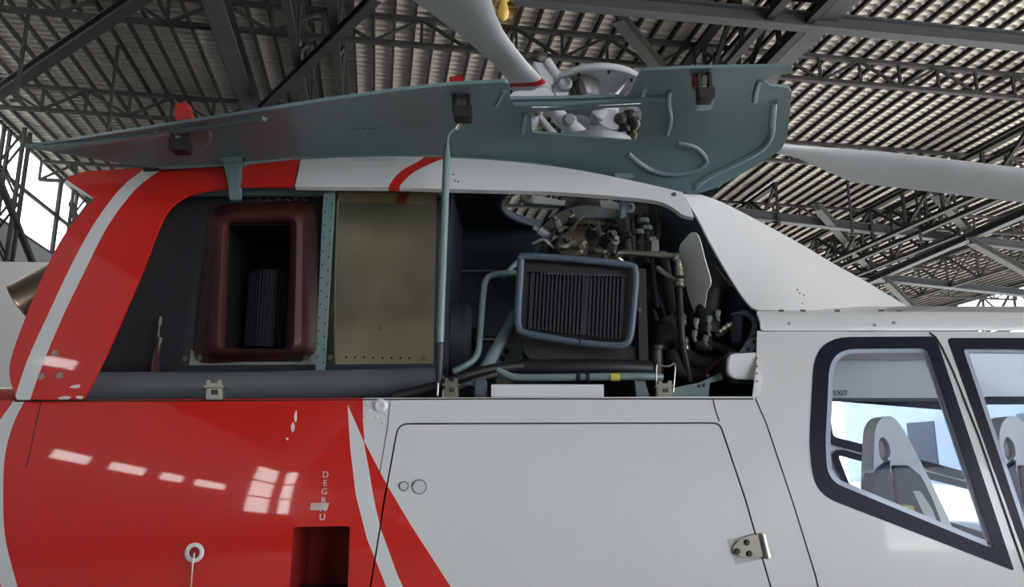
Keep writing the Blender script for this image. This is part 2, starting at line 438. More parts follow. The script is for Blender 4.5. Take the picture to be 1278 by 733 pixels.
truss(W(U1 - .6, V0 + 1, 9.6), W(U1 - .6, V1 - 1, 9.6), 2.4, 'deep eaves truss along the open side of the hangar', bay=2.4, ch=.16, wb=.12, pattern='X')
for u, nm in ((9.5, 'nearest the mast fairing'), (14.5, 'above the far rotor blade'), (22, 'next to the open side'), (28, 'nearest the open side')):
    truss(W(u, 26, 10.3), W(u, 63, 10.3), 1.6, f'deep lattice truss running into the hangar, {nm}', bay=2.0, ch=.12, wb=.09, pattern='X')
# walls
ORD = 'first second third fourth fifth sixth seventh eighth ninth tenth'.split()
def wall(name, pieces, m): return tag(mk(name, pieces, m), kind='structure')
ZC = 9.3
def panes(n, uvbox, cols, rowsz, wallaxis):
    """a framed window in a wall; uvbox = along-wall start, end; wallaxis 'u' = wall at u = U0, 'v' = wall at v = V0"""
    a, b = uvbox; z0, z1 = rowsz[0], rowsz[-1]
    def B(s0, s1, d0, d1, c, d): return wbox(U0 + d0, U0 + d1, s0, s1, c, d) if wallaxis == 'u' else wbox(s0, s1, V0 + d0, V0 + d1, c, d)
    we = empty(f'window_{n}', (W(U0 - .1, (a + b) / 2, z0) if wallaxis == 'u' else W((a + b) / 2, V0 - .1, z0))); we['kind'] = 'structure'
    fr = [B(a, a + .1, -.18, 0, z0, z1), B(b - .1, b, -.18, 0, z0, z1)] + [B(a, b, -.18, 0, z - .05, z + .05) for z in rowsz]
    mk('window_frame', fr, M['steelwork'], we)
    st_ = (b - a - .2) / cols
    for c, d in zip(rowsz, rowsz[1:]):
        for k in range(cols): q = a + .1 + k * st_; mk('pane', [B(q + .02, q + st_ - .02, -.10, -.09, c + .05, d - .05)], M['pane'], we)
strips = [(-12.9, -10.5), (-10.1, -8.5), (-8.0, -6.0), (-5.4, -3.6)]; TW = (-16.8, -14.4)
SZ0, SZ1 = 6.1, 6.9
segs = [wbox(U0 - .2, U0, TW[1], V1, 0, SZ0), wbox(U0 - .2, U0, TW[1], V1, SZ1, ZC), wbox(U0 - .2, U0, TW[1], 2, ZC, ZR), wbox(U0 - .2, U0, V0, TW[0], 0, ZR), wbox(U0 - .2, U0, TW[0], TW[1], 0, 4.2), wbox(U0 - .2, U0, TW[0], TW[1], 9.8, ZR)]
e0 = TW[1]
for a, b in strips + [(V1, V1)]: segs.append(wbox(U0 - .2, U0, e0, a, SZ0, SZ1)); e0 = b
wall('wall_left', segs, M['cladding'])
n = 0
for a, b in strips: n += 1; panes(n, (a, b), 2, [SZ0, SZ1], 'u')
n += 1; panes(n, TW, 2, [4.2, 6.1, 8.0, 9.8], 'u')
for i in range(11): n += 1; a = 2 + i * (V1 - 2) / 11; panes(n, (a, a + (V1 - 2) / 11), 3, [ZC, 10.8, ZR], 'u')
# wall behind the camera: one tall window in the corner, a wide door opening to the right
cw0, cw1 = -12.1, -11.2
wall('wall_front',  [wbox(cw1, 6.5, V0 - .2, V0, 7.2, ZR), wbox(6.5, U1, V0 - .2, V0, 9.0, ZR), wbox(U0, cw1, V0 - .2, V0, 0, 4.2), wbox(U0, cw1, V0 - .2, V0, 9.8, ZR), wbox(U0 - .2, cw0, V0 - .2, V0, 4.2, 9.8)], M['darkclad'])
for i in range(4):
    a = cw1 + i * (6.5 - cw1) / 4; b = a + (6.5 - cw1) / 4
    dd = tag(mk(f'door_{i + 1}', [wbox(a + .02, b - .02, V0 - .15, V0 - .05, 0, 7.2)], M['doorgrey']), kind='structure')
    for k in range(5): mk('door_rib', [wbox(a + .3 + k * (b - a - .6) / 4 - .05, a + .3 + k * (b - a - .6) / 4 + .05, V0 - .05, V0 + .02, .1, 7.1)], M['doorgrey'], dd)
n += 1; panes(n, (cw0, cw1), 2, [4.2, 6.1, 8.0, 9.8], 'v')
for i, v in enumerate((8, 14, 20, 26, 32, 38, 44, 50, 56, 62)):
    e = empty('lattice_column', W(U0 + .45, v, 0), f'{ORD[i]} lattice steel column from the camera along the wall of windows', 'column', 'columns along the window wall')
    for a, b in ((-.3, -.2), (.3, -.2), (-.3, .2), (.3, .2)): mk('column_leg', [bar(W(U0 + .45 + a, v + b, 0), W(U0 + .45 + a, v + b, 12.1), .1, .1)], M['steelwork'], e)
    for j in range(10):
        z = 1 + j * 1.1; s = 1 if j % 2 else -1
        mk('lacing', [bar(W(U0 + .45 - .3 * s, v - .2, z), W(U0 + .45 + .3 * s, v - .2, z + 1.1), .06, .06), bar(W(U0 + .45 - .3 * s, v + .2, z), W(U0 + .45 + .3 * s, v + .2, z + 1.1), .06, .06)], M['steelwork'], e)
for i, (v, z) in enumerate(((12, 7.2), (18, 8.0), (24, 7.2), (30, 8.0), (36, 7.2))):
    tag(mk('wall_brace', [bar(W(U0 + .8, v, z + 3), W(U0 + .8, v + 7, z - 1.2), .16, .16)], M['steelwork']), f'{ORD[i]} diagonal brace from the camera in front of the wall of windows', 'brace')
wall('wall_back', [wbox(U0, U1 * .35, V1, V1 + .2, 0, ZR)], M['cladding'])
p0, p1 = at(-260, 325, 9.0), at(560, 334, 9.4)
wall('wall_partition', [bar((p0.x, p0.y, p0.z / 2), (p1.x, p1.y, p0.z / 2), .12, p0.z)], M['offwhite'])

# building added across the apron to tone down the bright view through the cabin
nb_ = empty('added_building', W(66, 45, -.2), 'added blue-grey building across the apron, seen through the cabin windows', 'building')
mk('building_wall', [wbox(60, 74, -5, 95, -.21, 11)], M['bluewall'], nb_)
mk('building_roof', [wbox(59.5, 74.5, -5.5, 95.5, 11, 11.5)], M['girder'], nb_)
for k in range(12):
    v = -2 + k * 8; mk('building_door' if k % 3 == 1 else 'building_window', [wbox(59.9, 60.05, v, v + 4.5, .2 if k % 3 == 1 else 3, 6.5)], M['girder' if k % 3 == 1 else 'darkclad'], nb_)
# pendant lamp
pl = atz(628, 15, 9.0); lamp = empty('pendant_lamp', pl - Vector((0, 0, .3)), 'amber glass pendant lamp with a white holder hanging above the rotor blade', 'lamp')
mk('glass_shade', [lathe(pl, (0, 0, 1), [(.10, .24), (.19, .16), (.26, .02), (.25, -.12), (.16, -.28), (.155, -.28), (.243, -.12), (.253, .02), (.183, .155), (.095, .235)], 28)], M['amber'], lamp)
mk('light_bulb', [lathe(pl, (0, 0, 1), [(.06, .2), (.08, .1), (.10, 0), (.09, -.09), (.05, -.14), (0, -.155)], 20)], M['bulb'], lamp)
mk('lamp_holder', [lathe(pl, (0, 0, 1), [(.10, .23), (.13, .26), (.13, .42), (.09, .46), (.09, .60), (.03, .62)], 20)], M['lampwhite'], lamp)
mk('hanging_rod', [cyl(pl + Vector((0, 0, .6)), (0, 0, 1), .025, 12.2 - pl.z - .6, 8)], M['steelwork'], lamp)

# ------------------------------------------------------------------ the helicopter
YC = 3.1
heli = empty('helicopter', (.28, YC, 0), 'red and white helicopter with its engine cowling door propped open', 'helicopter')
ZS = at(640, 497, 2.46).z
def S1(px, py, x, z):                    # body side
    y = 2.375 + .085 * ((z - 1.2) / (ZS - 1.2)) ** 2
    if x < -.4: y += .075 * ((-.4 - x) / 1.0) ** 2
    return y
def S2(px, py, x, z):                    # cowling above the sill
    y = 2.46 + .24 * max(0, (z - ZS) / .9) ** 1.5
    if x < -.4: y += .06 * ((-.4 - x) / 1.0) ** 2
    return y
def off(f, d): return lambda px, py, x, z: f(px, py, x, z) + d
def mirror(o, name=None):                # the same panel on the far side of the centre plane
    me = o.data.copy(); me.flip_normals()
    for v in me.vertices: v.co.y = -v.co.y
    c = link(name or o.name.split('.')[0], me, o.parent); w0 = ORG[o]; w1 = Vector((w0.x, 2 * YC - w0.y, w0.z))
    c.location = w1 - ORG[o.parent]; ORG[c] = w1; return c

# --- painted body side
stripeA = [(434,506),(437,559),(444,618),(458,673),(477,720),(500,780),(530,860),(570,860),(530,790),(496,718),(475,660),(467,625),(458,573),(454,551)]
whiteR = [(453,480),(453,525),(455,552),(482,604),(513,656),(553,718),(600,790),(645,870),(1300,870),(1300,480)]
stripeT = [(17,480),(17,500)] + curve2([(14,505),(-6,535),(-16,570),(-18,617),(-14,668),(-2,719),(14,780),(40,870)], 4) + curve2([(62,870),(36,780),(18,719),(6,668),(4,617),(6,570),(16,531),(31,500)], 4) + [(33,480)]
chips = [curve2(c, 3, True) for c in ([(367,520),(370,512),(371,521),(369,528)], [(363,533),(366,527),(368,534),(365,540)], [(357,548),(359,546),(360,550)], [(462,628),(466,626),(467,631),(464,637),(462,633)])]
PAINT = [(whiteR, 1), (stripeA, 1), (stripeT, 1)]
bd = rounded([(496,528),(899,527),(931,622),(960,722),(1000,870),(440,870),(463,722),(479,622)], [14,10,0,0,0,0,0,0])
def inset(poly, d):
    n = len(poly); out = []
    ar = sum(poly[i-1][0]*poly[i][1] - poly[i][0]*poly[i-1][1] for i in range(n)); s = 1 if ar > 0 else -1
    for i in range(n):
        a, b, c = Vector(poly[i-1]), Vector(poly[i]), Vector(poly[(i+1) % n])
        e1, e2 = (b - a), (c - b)
        if e1.length < 1e-6: e1 = e2
        if e2.length < 1e-6: e2 = e1
        e1.normalize(); e2.normalize(); nn = Vector((-(e1.y + e2.y), e1.x + e2.x)) * s
        if nn.length < 1e-6: nn = Vector((-e1.y, e1.x)) * s
        out.append(tuple(b + nn.normalized() * d))
    return out
step_hole = rounded([(366,658),(437,657),(433,760),(360,760)], 4, 3)
ring_c = (243, 690)
body_out = [(-150,502),(20,500),(440,497),(942,495),(956,530),(989,628),(1017,720),(1050,870),(-150,870)]
side = skin('side_panel', body_out, S1, [M['red'], M['white']], heli, holes=[bd, step_hole], paints=PAINT + [(c, 1) for c in chips], step=26)
bdoor = skin('baggage_door', inset(bd, 2.2), S1, [M['red'], M['white']], heli, paints=PAINT, step=26, label='white baggage door with a red stripe at its lower corner')
skin('seam_backing', [(-140,506),(946,502),(1020,720),(1045,860),(440,860),(440,640),(350,640),(350,860),(-140,860)], off(S1, .012), M['seam'], heli, th=.004, step=60)
# panel seams on the body: narrow dark strips of sealant
def strip(name, pts, f, wpx, m, parent, lift=.0012, th=.001):
    p = [Vector(q) for q in pts]; L_, R_ = [], []
    for i in range(len(p)):
        d = (p[min(i+1, len(p)-1)] - p[max(i-1, 0)]).normalized(); nn = Vector((-d.y, d.x)) * wpx / 2
        L_.append(tuple(p[i] + nn)); R_.append(tuple(p[i] - nn))
    return skin(name, L_ + R_[::-1], f, m, parent, th=th, step=30, lift=lift)
strip('panel_seam', [(51,502),(44,532),(36,570),(32,584)], S1, 1.0, M['seam'], heli)
strip('panel_seam', [(890,498),(893,512),(898,526)], S1, 1.2, M['seam'], heli)
strip('panel_seam', [(487,500),(484,530),(474,590)], S1, .8, M['seam'], heli)
strip('panel_seam', [(18,501),(220,500.5),(440,499),(610,498),(940,498)], S1, 1.6, M['seam'], heli)
# baggage door furniture
for (x, y, r) in ((504, 607, 5), (523.5, 608, 8)):
    p = on(x, y, S1); rr = r * p.y / F * 1.02
    k = mk('door_lock', [cyl(p + NEG * -.002, NEG, rr, .006, 24, .001)], M['rwhite'], bdoor)
    mk('lock_ring', [tubeg([p + NEG * .002 + Vector((math.cos(t) * rr, 0, math.sin(t) * rr)) for t in [2*math.pi*i/24 for i in range(24)]], .0018, 6, 1, True)], M['darksteel'], bdoor)
hp = on(933, 684, S1)
hinge_pl = skin('hinge_cover', [(907,674),(944,665),(958,697),(918,705)], S1, M['clear'], bdoor, th=.0015, lift=.004, step=40)
lf = skin('hinge_leaf', rounded([(912,686),(925,672),(940,668),(952,667),(956,694),(945,697),(925,696)], [8,6,2,0,0,4,6]), S1, M['steel'], bdoor, th=.004, lift=.007, step=40)
for x, y in ((931,677),(919,688),(934,691)):
    p = on(x, y, S1); mk('screw', bolt(p + NEG * .006, NEG, .009), M['darksteel'], bdoor)
a, b = on(950, 667, S1) + NEG * .008, on(957, 696, S1) + NEG * .008
mk('hinge_barrel', [tubeg([a, b], .010, 12)], M['steel'], bdoor)
mk('hinge_pin', [tubeg([lerp(a, b, -.06), lerp(a, b, 1.06)], .0055, 10)], M['rwhite'], bdoor)
# fuel cap corner with rivets
p = on(475, 507, S1)
mk('vent_cap', [lathe(p, NEG, [(.022, 0), (.022, .006), (.016, .012), (.010, .013), (.009, .010), (0, .010)], 20)], M['white'], heli)
for x, y in ((457,502),(461,512),(470,521),(481,517),(478,528),(466,501),(456,520)):
    p = on(x, y, S1); mk('rivet', [lathe(p, NEG, [(.005, 0), (.0045, .002), (.002, .0035), (0, .0036)], 10)], M['white'], heli)
# step recess, tie-down ring
def boxin(poly, f, depth, m, name, parent):     # open-fronted pocket behind a hole
    P = [on(x, y, f) for x, y in poly]; n = len(P); B = [p + Vector((0, depth, 0)) for p in P]
    v = P + B; fc = [tuple(range(n, 2*n))] + [(i, (i+1) % n, (i+1) % n + n, i + n) for i in range(n)]
    return mk(name, [(v, fc)], m, parent)
boxin(step_hole, S1, .20, M['stepred'], 'step_recess', heli)
skin('step_tread', [(362,742),(434,742),(434,756),(361,756)], off(S1, .004), M['black'], heli, th=.12, step=40)
p = on(*ring_c, S1)
mk('ring_plate', [lathe(p, NEG, [(.028, 0), (.028, .004), (.025, .006), (.017, .006), (.015, .002), (.015, 0)], 28)], M['white'], heli)
mk('ring_socket', [lathe(p, NEG, [(.0155, 0), (.0155, .003), (.010, .005), (.009, .003), (0, .003)], 16)], M['latchred'], heli)
q = p + NEG * .006
mk('safety_wire', [tubeg([q, q + NEG * .008 + Vector((-.001, 0, -.02)), q + NEG * .006 + Vector((0, 0, -.06)), q + NEG * .01 + Vector((.001, 0, -.13))], .0022, 6), tubeg([q + Vector((.004, -.004, 0)), q + Vector((.004, -.01, -.03)), q + Vector((.003, -.008, -.12))], .0015, 6)], M['steel'], heli)
lab = skin('tape_label', [(388,628),(411,628),(408,637),(387,637)], S1, M['tape'], heli, th=.0008, lift=.001, step=30)
for ch, (x, y) in zip('DEGRAU', ((406.5,593),(406,603.5),(405,614),(404,625),(403.5,635),(402.5,646))):
    text('lettering', ch, on(x, y, S1) + NEG * .0022, .0255, M['white'], heli)

# --- cabin
cab_out = [(953,414),(1420,414),(1420,870),(1051.6,870),(1018.6,720),(990.6,628),(957.6,530),(943.6,497),(948,495)]
w1_out = rounded([(1010,560),(1017,421),(1168,420),(1266,713),(1019,617)], [30,44,6,4,40], 8)
w1_in = rounded([(1030,560),(1036,435),(1157,434),(1241,686),(1034,600)], [20,34,8,4,34], 8)
w2_out = rounded([(1182,422),(1420,422),(1420,870),(1345,870),(1278,690)], [6,20,0,0,0], 5)
w2_in = rounded([(1202,435),(1405,437),(1405,860),(1350,860),(1279,664)], [6,10,0,0,0], 5)
shell_paint = M['white']
cabin = skin('cabin_side', cab_out, S1, shell_paint, heli, holes=[w1_in, w2_in], step=28, th=.012)
fr1 = skin('window_frame', w1_out, S1, M['frameblack'], heli, holes=[w1_in], step=22, th=.004, lift=.002)
fr2 = skin('window_frame', w2_out, S1, M['frameblack'], heli, holes=[w2_in], step=26, th=.004, lift=.002)
pn1 = skin('window_pane', inset(w1_in, -2), off(S1, .006), M['cabinglass'], heli, step=40, th=.002)
pn2 = skin('window_pane', inset(w2_in, -2), off(S1, .006), M['cabinglass'], heli, step=40, th=.002)
rim1 = skin('window_seal', inset(w1_in, -1), off(S1, .012), M['white'], heli, holes=[inset(w1_in, 6)], step=26, th=.006)
rim2 = skin('window_seal', inset(w2_in, -1), off(S1, .012), M['white'], heli, holes=[inset(w2_in, 5)], step=26, th=.006)
strip('door_seam', [(1160,415),(1168,421),(1176,434),(1190,464),(1222,545),(1272,690),(1330,860)], S1, 2.0, M['seam'], heli, lift=.0035)
strip('panel_seam', [(943,498),(957,530),(990,628),(1018.5,720),(1051,866)], S1, 1.2, M['seam'], heli)
def SR(px, py, x, z): return 2.556 + .035 * (413 - py) / 25 - .012 * math.sin(clamp((413 - py) / 25) * math.pi)
roofrail = skin('roof_rail', rounded([(944,388),(1420,391),(1420,412),(950,413)], [4,0,0,4]), SR, M['white'], heli, th=.01, step=9)
for px in (975, 1002, 1045, 1100, 1122): mk('rail_clip', [box(*[at(px + s * 3.5, 388 - s * .6, 2.565 - s * .004) + Vector((0, s * .006, s * .003)) for s in (-1, 1)])], M['darksteel'], heli)
for px, py in ((985, 404), (1092, 406), (1116, 403)):
    p = on(px, py, SR); mk('screw', [cyl(p, NEG, .005, .002, 10)], M['cast'], heli)
skin('edge_strip', [(945,413),(954,414),(950,496),(939,496),(944,455)], off(S1, -.002), M['white'], heli, th=.012, step=24)
for y in (447, 457, 466, 476): p = on(945, y, off(S1, -.004)); mk('rivet', [lathe(p, NEG, [(.004, 0), (.003, .002), (0, .0028)], 10)], M['steel'], heli)
far_parts = [mirror(o) for o in (roofrail, side)]
FAR = flat(2 * YC - 2.42)
fh1 = rounded([(1034,500),(1184,512),(1213,591),(1040,545)], 5, 3); fh2 = rounded([(1046,568),(1217,613),(1238,668),(1064,614)], 5, 3)
fh3 = rounded([(1228,505),(1420,505),(1420,640),(1262,604)], 5, 3); fh4 = rounded([(1268,628),(1420,664),(1420,720),(1288,690)], 5, 3)
skin('cabin_side', [(860,430),(1420,430),(1420,760),(860,760)], FAR, M['white'], heli, holes=[fh1, fh2, fh3, fh4], step=40, th=.02)
fk = lambda px, py, x, z: 2 * YC - 2.435
for poly in (fh1, fh2, fh3, fh4):
    skin('window_frame', inset(poly, -10 if poly in (fh1, fh3) else -8), fk, M['frameblack'], heli, holes=[poly], step=40, th=.006)
    skin('window_pane', inset(poly, -2), off(FAR, .005), M['farglass'], heli, step=60, th=.002)
# cabin roof, liner, floor, rear bulkhead
zr = on(1100, 388, SR).z
rv = []; rf = []; nx = 2
for x in (.83, 1.97):
    for k in range(13):
        t = k / 12; y = lerp(2.605, 2 * YC - 2.605, t); rv.append((x, y, zr - .002 + .10 * math.sin(math.pi * t)))
for k in range(12): rf.append((k, k+1, 13 + k + 1, 13 + k))
V_ = [Vector(p) for p in rv]; V_ += [p - Vector((0, 0, .02)) for p in V_]
rf += [tuple(i + 26 for i in q[::-1]) for q in rf]
mk('cabin_roof', [fixn(V_, rf)], M['white'], heli)
mk('cabin_liner', [fixn([p + Vector((0, 0, -.03)) for p in V_[:26]], rf[:12])], M['headliner'], heli)
mk('cabin_floor', [box((.8, 2.42, .80), (1.97, 3.78, .84))], M['headliner'], heli)
mk('cabin_bulkhead', [box((.86, 2.60, .84), (.88, 3.60, zr - .03))], M['headliner'], heli)
FY = 2 * YC - 2.56
trim = mk('door_trim', [box((1.0, FY - .035, at(1100, 499, FY).z), (1.97, FY - .02, zr - .02))], M['headliner'], heli)
mk('trim_edge', [box((1.0, FY - .045, at(1100, 502, FY).z), (1.97, FY - .02, at(1100, 498, FY).z))], M['gasket'], heli)
text('lettering', 'EXIT', at(1049, 491, FY - .037), .034, M['seatdark'], heli)
mk('grab_rail', [box(at(1055, 447, FY - .05), at(1160, 438, FY - .05) + Vector((0, .02, 0)))], M['gasket'], heli)
def seat(dx, parent):
    Y0 = 2.92
    def P(l): return [(x, y) for x, y in l]
    s = empty('seat', at(1140, 690, Y0 + .16) + Vector((dx, 0, 0)), parent=parent)
    def put(name, poly, y, d, m, b=.01):
        v, f = prism(poly, y, d, b); mk(name, [([p + Vector((dx, 0, 0)) for p in v], f)], m, s)
    shell = curve2([(1091,560),(1093,535),(1101,522),(1112,520),(1124,531),(1142,563),(1162,602),(1184,648),(1210,712)], 4) + [(1190,760),(1120,760),(1110,640),(1089,610)]
    # shell with the opening behind the head
    V2, T, C = fill(shell, [rounded([(1096,553),(1101,544),(1109,552),(1112,568),(1103,577),(1098,570)], 4, 3)], (), 14)
    Vt, Fc, nb = sheet([at(a, b, Y0) for a, b in V2], T, .10)
    mk('seat_shell', [([p + Vector((dx, 0, 0)) for p in Vt], Fc)], M['seatwhite'], s)
    put('headrest', rounded([(1097,553),(1102,545),(1108,553),(1110,568),(1103,575),(1099,569)], 4), Y0 + .02, .07, M['headliner'])
    put('cushion', curve2([(1084,655),(1085,620),(1091,592),(1104,578)], 4) + [(1113,571),(1112,586),(1119,612),(1119,660),(1112,720),(1090,720)], Y0 - .014, .09, M['seatdark'])
    put('side_bolster', [(1115,581),(1134,581)] + curve2([(1150,594),(1164,622),(1178,660),(1192,708)], 4) + [(1180,740),(1125,740),(1121,640)], Y0 - .012, .02, M['seatdark'], .004)
    put('bolster_patch', rounded([(1139,613),(1149,613),(1164,636),(1174,664),(1162,664),(1152,640)], 3), Y0 - .016, .02, M['headliner'], .003)
    put('belt_tag', [(1128,630),(1140,632),(1146,652),(1134,650)], Y0 - .018, .008, M['yellow'], .001)
    put('seat_base', [(1090,722),(1260,740),(1262,790),(1095,790)], Y0 - .01, .33, M['seatdark'], .02)
    return s
seat(0, heli); seat(.455, heli)

# --- tail fairing, spine, mast fairing
tail_out = [(80,229),(84,221),(105,214)] + [(150,211),(200,209),(250,206),(300,203),(340,200),(374,197),(366,232)] + curve2([(366,233),(300,233),(262,237),(232,245),(210,262),(196,290),(180,332),(152,398),(126,456),(104,498)], 4) + [(62,499),(21,499)] + curve2([(21,499),(12,470),(16,440),(40,376),(66,318),(88,282),(117,249)], 4)
stT = curve2([(186,200),(176,214),(158,228),(138,250),(114,285),(88,333),(58,397),(34,450),(14,510)], 4) + curve2([(34,510),(52,458),(78,396),(107,336),(130,290),(152,257),(176,230),(212,205)], 4)
tip = [(78,227),(84,225),(116,247),(112,252)]
tchips = [curve2(c, 3, True) for c in ([(87,483.5),(92,481),(100,480.5),(98,484.5),(91,484.5)], [(72,497),(80,494.5),(89,496),(84,498.5),(74,498.5)], [(94,496),(99,494),(104,496),(100,499)])]
tailf = skin('tail_fairing', tail_out, S2, [M['red'], M['white']], heli, paints=[(stT, 1), (tip, 1)] + [(c, 1) for c in tchips], th=.008, step=22)
for x, y in ((69,441),(52,470),(75,469)):
    p = on(x, y, S2); mk('screw', [cyl(p, NEG, .011, .002, 16)] + bolt(p + NEG * .002, NEG, .008), M['steel'], heli)
band_top = curve2([(376,197),(450,195),(550,196.5),(640,202),(720,212),(800,228),(852,240)], 5)
band_bot = curve2([(866,271),(852,268),(838,258),(820,251),(780,246),(700,240),(640,238),(560,236),(480,234),(368,233)], 5)
bstripe = curve2([(484,240),(486,231),(500,214),(526,199),(534,190)], 4) + curve2([(572,190),(550,199),(518,214),(500,231),(498,240)], 4)
band = skin('cowling_spine', band_top + [(860,254)] + band_bot, S2, [M['white'], M['red']], heli, paints=[(bstripe, 1)], th=.02, step=16)
skin('spine_label', rounded([(437,196.5),(495,197),(495,201),(438,201)], 1.5, 3), S2, M['rwhite'], heli, th=.001, lift=.0015, step=30)
for x, y in ((566,218),(572,227),(568,226)): p = on(x, y, S2); mk('screw', [cyl(p, NEG, .004, .002, 10)], M['steel'], heli)
sil = [(850,242),(875,243),(900,252),(930,267),(960,283),(1000,305),(1040,329),(1080,351),(1110,369),(1140,387)]
def SF(px, py, x, z):
    ys = interp(sil, px); t = clamp((px - 850) / 290); s = clamp((py - ys) / max(4, 388 - ys))
    yr = lerp(2.72, 3.08, t); yb = 2.592 + .488 * clamp((px - 945) / 195) ** 2
    return lerp(yr, yb, s ** .75)
fair = skin('mast_fairing', [(852,242)] + curve2(sil[1:], 3) + [(1100,388),(1000,387),(946,387)] + curve2([(938,384),(925,368),(905,336),(886,302),(870,271),(856,250)], 4), SF, M['white'], heli, th=.008, step=20)
for x, y in ((995,362),(998,366),(1003,369),(1001,379)): p = on(x, y, SF); mk('paint_nick', [cyl(p, NEG, .003, .001, 8)], M['darksteel'], heli)
p = on(841, 243, S2); mk('screw', [cyl(p, NEG, .008, .004, 12)], M['darksteel'], heli)
for o in (tailf, band, fair): mirror(o)
# top deck with the round mast opening
DZ = 2.515; HC = (.283, 3.075); HR = .335
d_out = [(-1.35, 2.72), (.66, 2.72), (.80, 2.70), (.80, 3.46), (-1.35, 3.46)]
V2, T, C = fill(d_out, [circle2(*HC, HR, 40)], (), .12)
Vt, Fc, nb = sheet([Vector((a, b, DZ)) for a, b in V2], T, .02)
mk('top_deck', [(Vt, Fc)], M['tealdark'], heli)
mk('deck_collar', [tubeg([Vector((HC[0] + HR * math.cos(t), HC[1] + HR * math.sin(t), DZ - .006)) for t in [2*math.pi*i/40 for i in range(40)]], .014, 8, 1, True)], M['radframe'], heli)

# --- engine bay
duct_in = rounded([(286,280),(362,280),(357,435),(281,435)], 5, 4)
duct_mid = rounded([(272,266),(378,264),(376,440),(262,444)], 20, 4)
duct_out = rounded([(262,256),(396,250),(397,447),(240,455)], 22, 4)
eng = skin('firewall', [(200,222),(556,222),(556,470),(84,470),(128,400),(165,300)], flat(2.80), M['char'], heli, holes=[inset(duct_in, -4)], th=.01, step=60)
def ringloft(loops, name, m, parent):
    n = len(loops[0]); V, Fc = [], []
    for l in loops: V += l
    for k in range(len(loops) - 1):
        for i in range(n): Fc.append((k*n + i, k*n + (i+1) % n, (k+1)*n + (i+1) % n, (k+1)*n + i))
    return mk(name, [fixn(V, Fc)], m, parent, 50)
def LP(poly, Y): return [at(x, y, Y) for x, y in poly]
def mixl(a, b, t): return [(lerp(p[0], q[0], t), lerp(p[1], q[1], t)) for p, q in zip(a, b)]
ringloft([LP(duct_out, 2.798), LP(duct_out, 2.785), LP(mixl(duct_out, duct_mid, .45), 2.775), LP(mixl(duct_out, duct_mid, .8), 2.745), LP(duct_mid, 2.725), LP(mixl(duct_mid, duct_in, .45), 2.718), LP(mixl(duct_mid, duct_in, .8), 2.735), LP(duct_in, 2.765), LP(duct_in, 2.80)], 'duct_seal', M['maroon'], heli)
pocket = [at(x, y, 2.80) for x, y in inset(duct_in, -3)]
n = len(pocket); mk('air_duct', [(pocket + [p + Vector((0, .38, 0)) for p in pocket], [tuple(range(n, 2*n))] + [(i, (i+1) % n, (i+1) % n + n, i + n) for i in range(n)])], M['black'], heli)
mc = at(340, 345, 2.98); mb = at(340, 436, 2.98); r0 = .085
mesh_p = []
for i in range(22):
    a = math.pi * (1 + i / 21); mesh_p.append(bar((mc.x + r0 * math.cos(a), mc.y + r0 * math.sin(a), mb.z), (mc.x + r0 * math.cos(a), mc.y + r0 * math.sin(a), mc.z), .003, .003))
for j in range(28):
    z = lerp(mb.z, mc.z, j / 27); mesh_p.append(tubeg([Vector((mc.x + r0 * math.cos(a), mc.y + r0 * math.sin(a), z)) for a in [math.pi * (1 + i / 16) for i in range(17)]], .0016, 4, 1, smoothed=False))
mk('intake_screen', mesh_p, M['gasket'], heli, kind='stuff')
mk('screen_core', [cyl((mc.x, mc.y, mb.z), (0, 0, 1), r0 - .008, mc.z - mb.z, 24), cyl((mc.x, mc.y, mc.z), (0, 0, 1), r0 + .004, .006, 24)], M['black'], heli)
a, b = at(288, 281, 2.79), at(361, 281, 2.79); mk('duct_edge', [bar(a, b, .004, .004)], M['steel'], heli)
a, b = at(285, 300, 2.79), at(278, 434, 2.79); mk('duct_edge', [bar(a, b, .004, .004)], M['steel'], heli)
for x, y in ((249,447),(382,447),(231,448)): p = at(x, y, 2.775); mk('bolt', bolt(p, NEG, .010), M['brass'], heli)
skin('seal_plate', [(238,436),(262,452),(376,452),(398,430),(398,455),(236,456)], flat(2.793), M['cast'], heli, th=.004, step=30)
# heat shield panel, post and rivets
skin('shield_border', [(408,236),(549,236),(546,463),(404,463)], flat(2.786), M['tealdark'], heli, th=.006, step=60)
hs = skin('heat_shield', [(414,240),(545,241),(541,454),(409,455)], lambda px, py, x, z: 2.733 + .05 * ((py - 240) / 214) ** 2 , M['steelpanel'], heli, th=.004, step=20)
for k in range(8): p = at(432 + k * 11.3, 446 + k * .2, 2.779); mk('rivet', [lathe(p, NEG, [(.0045, 0), (.004, .003), (0, .004)], 8)], M['black'], hs)
for x, y in ((412,446),(529,447),(474,410)): p = at(x, y, 2.778 if y > 420 else 2.768); mk('bolt', bolt(p, NEG, .009 if y > 420 else .007), M['brass'], hs)
skin('angle_post', [(404,236),(418,236),(403,497),(392,497)], flat(2.70), M['teal'], heli, th=.012, step=60)
for k in range(14):
    y = 248 + k * 16.5; xx = lerp(411, 397, (y - 236) / 260)
    for s, dy in ((-3.6, 0), (3.6, 7)): p = at(xx + s, y + dy, 2.70); mk('rivet', [cyl(p, NEG, .0032, .0015, 8)], M['black'], heli)
top_ch = skin('bay_header', [(200,233),(560,235),(560,244),(230,243)], flat(2.74), M['teal'], heli, th=.02, step=60)
for k in range(16): p = at(300 + k * 16, 239.5, 2.74); mk('rivet', [cyl(p, NEG, .003, .0015, 8)], M['black'], heli)
skin('gap_shade_strip', [(50,456),(556,458),(556,468),(50,467)], flat(2.76), M['black'], heli, th=.03, step=80)  # black strip drawn for the shade in the gap above the pipe
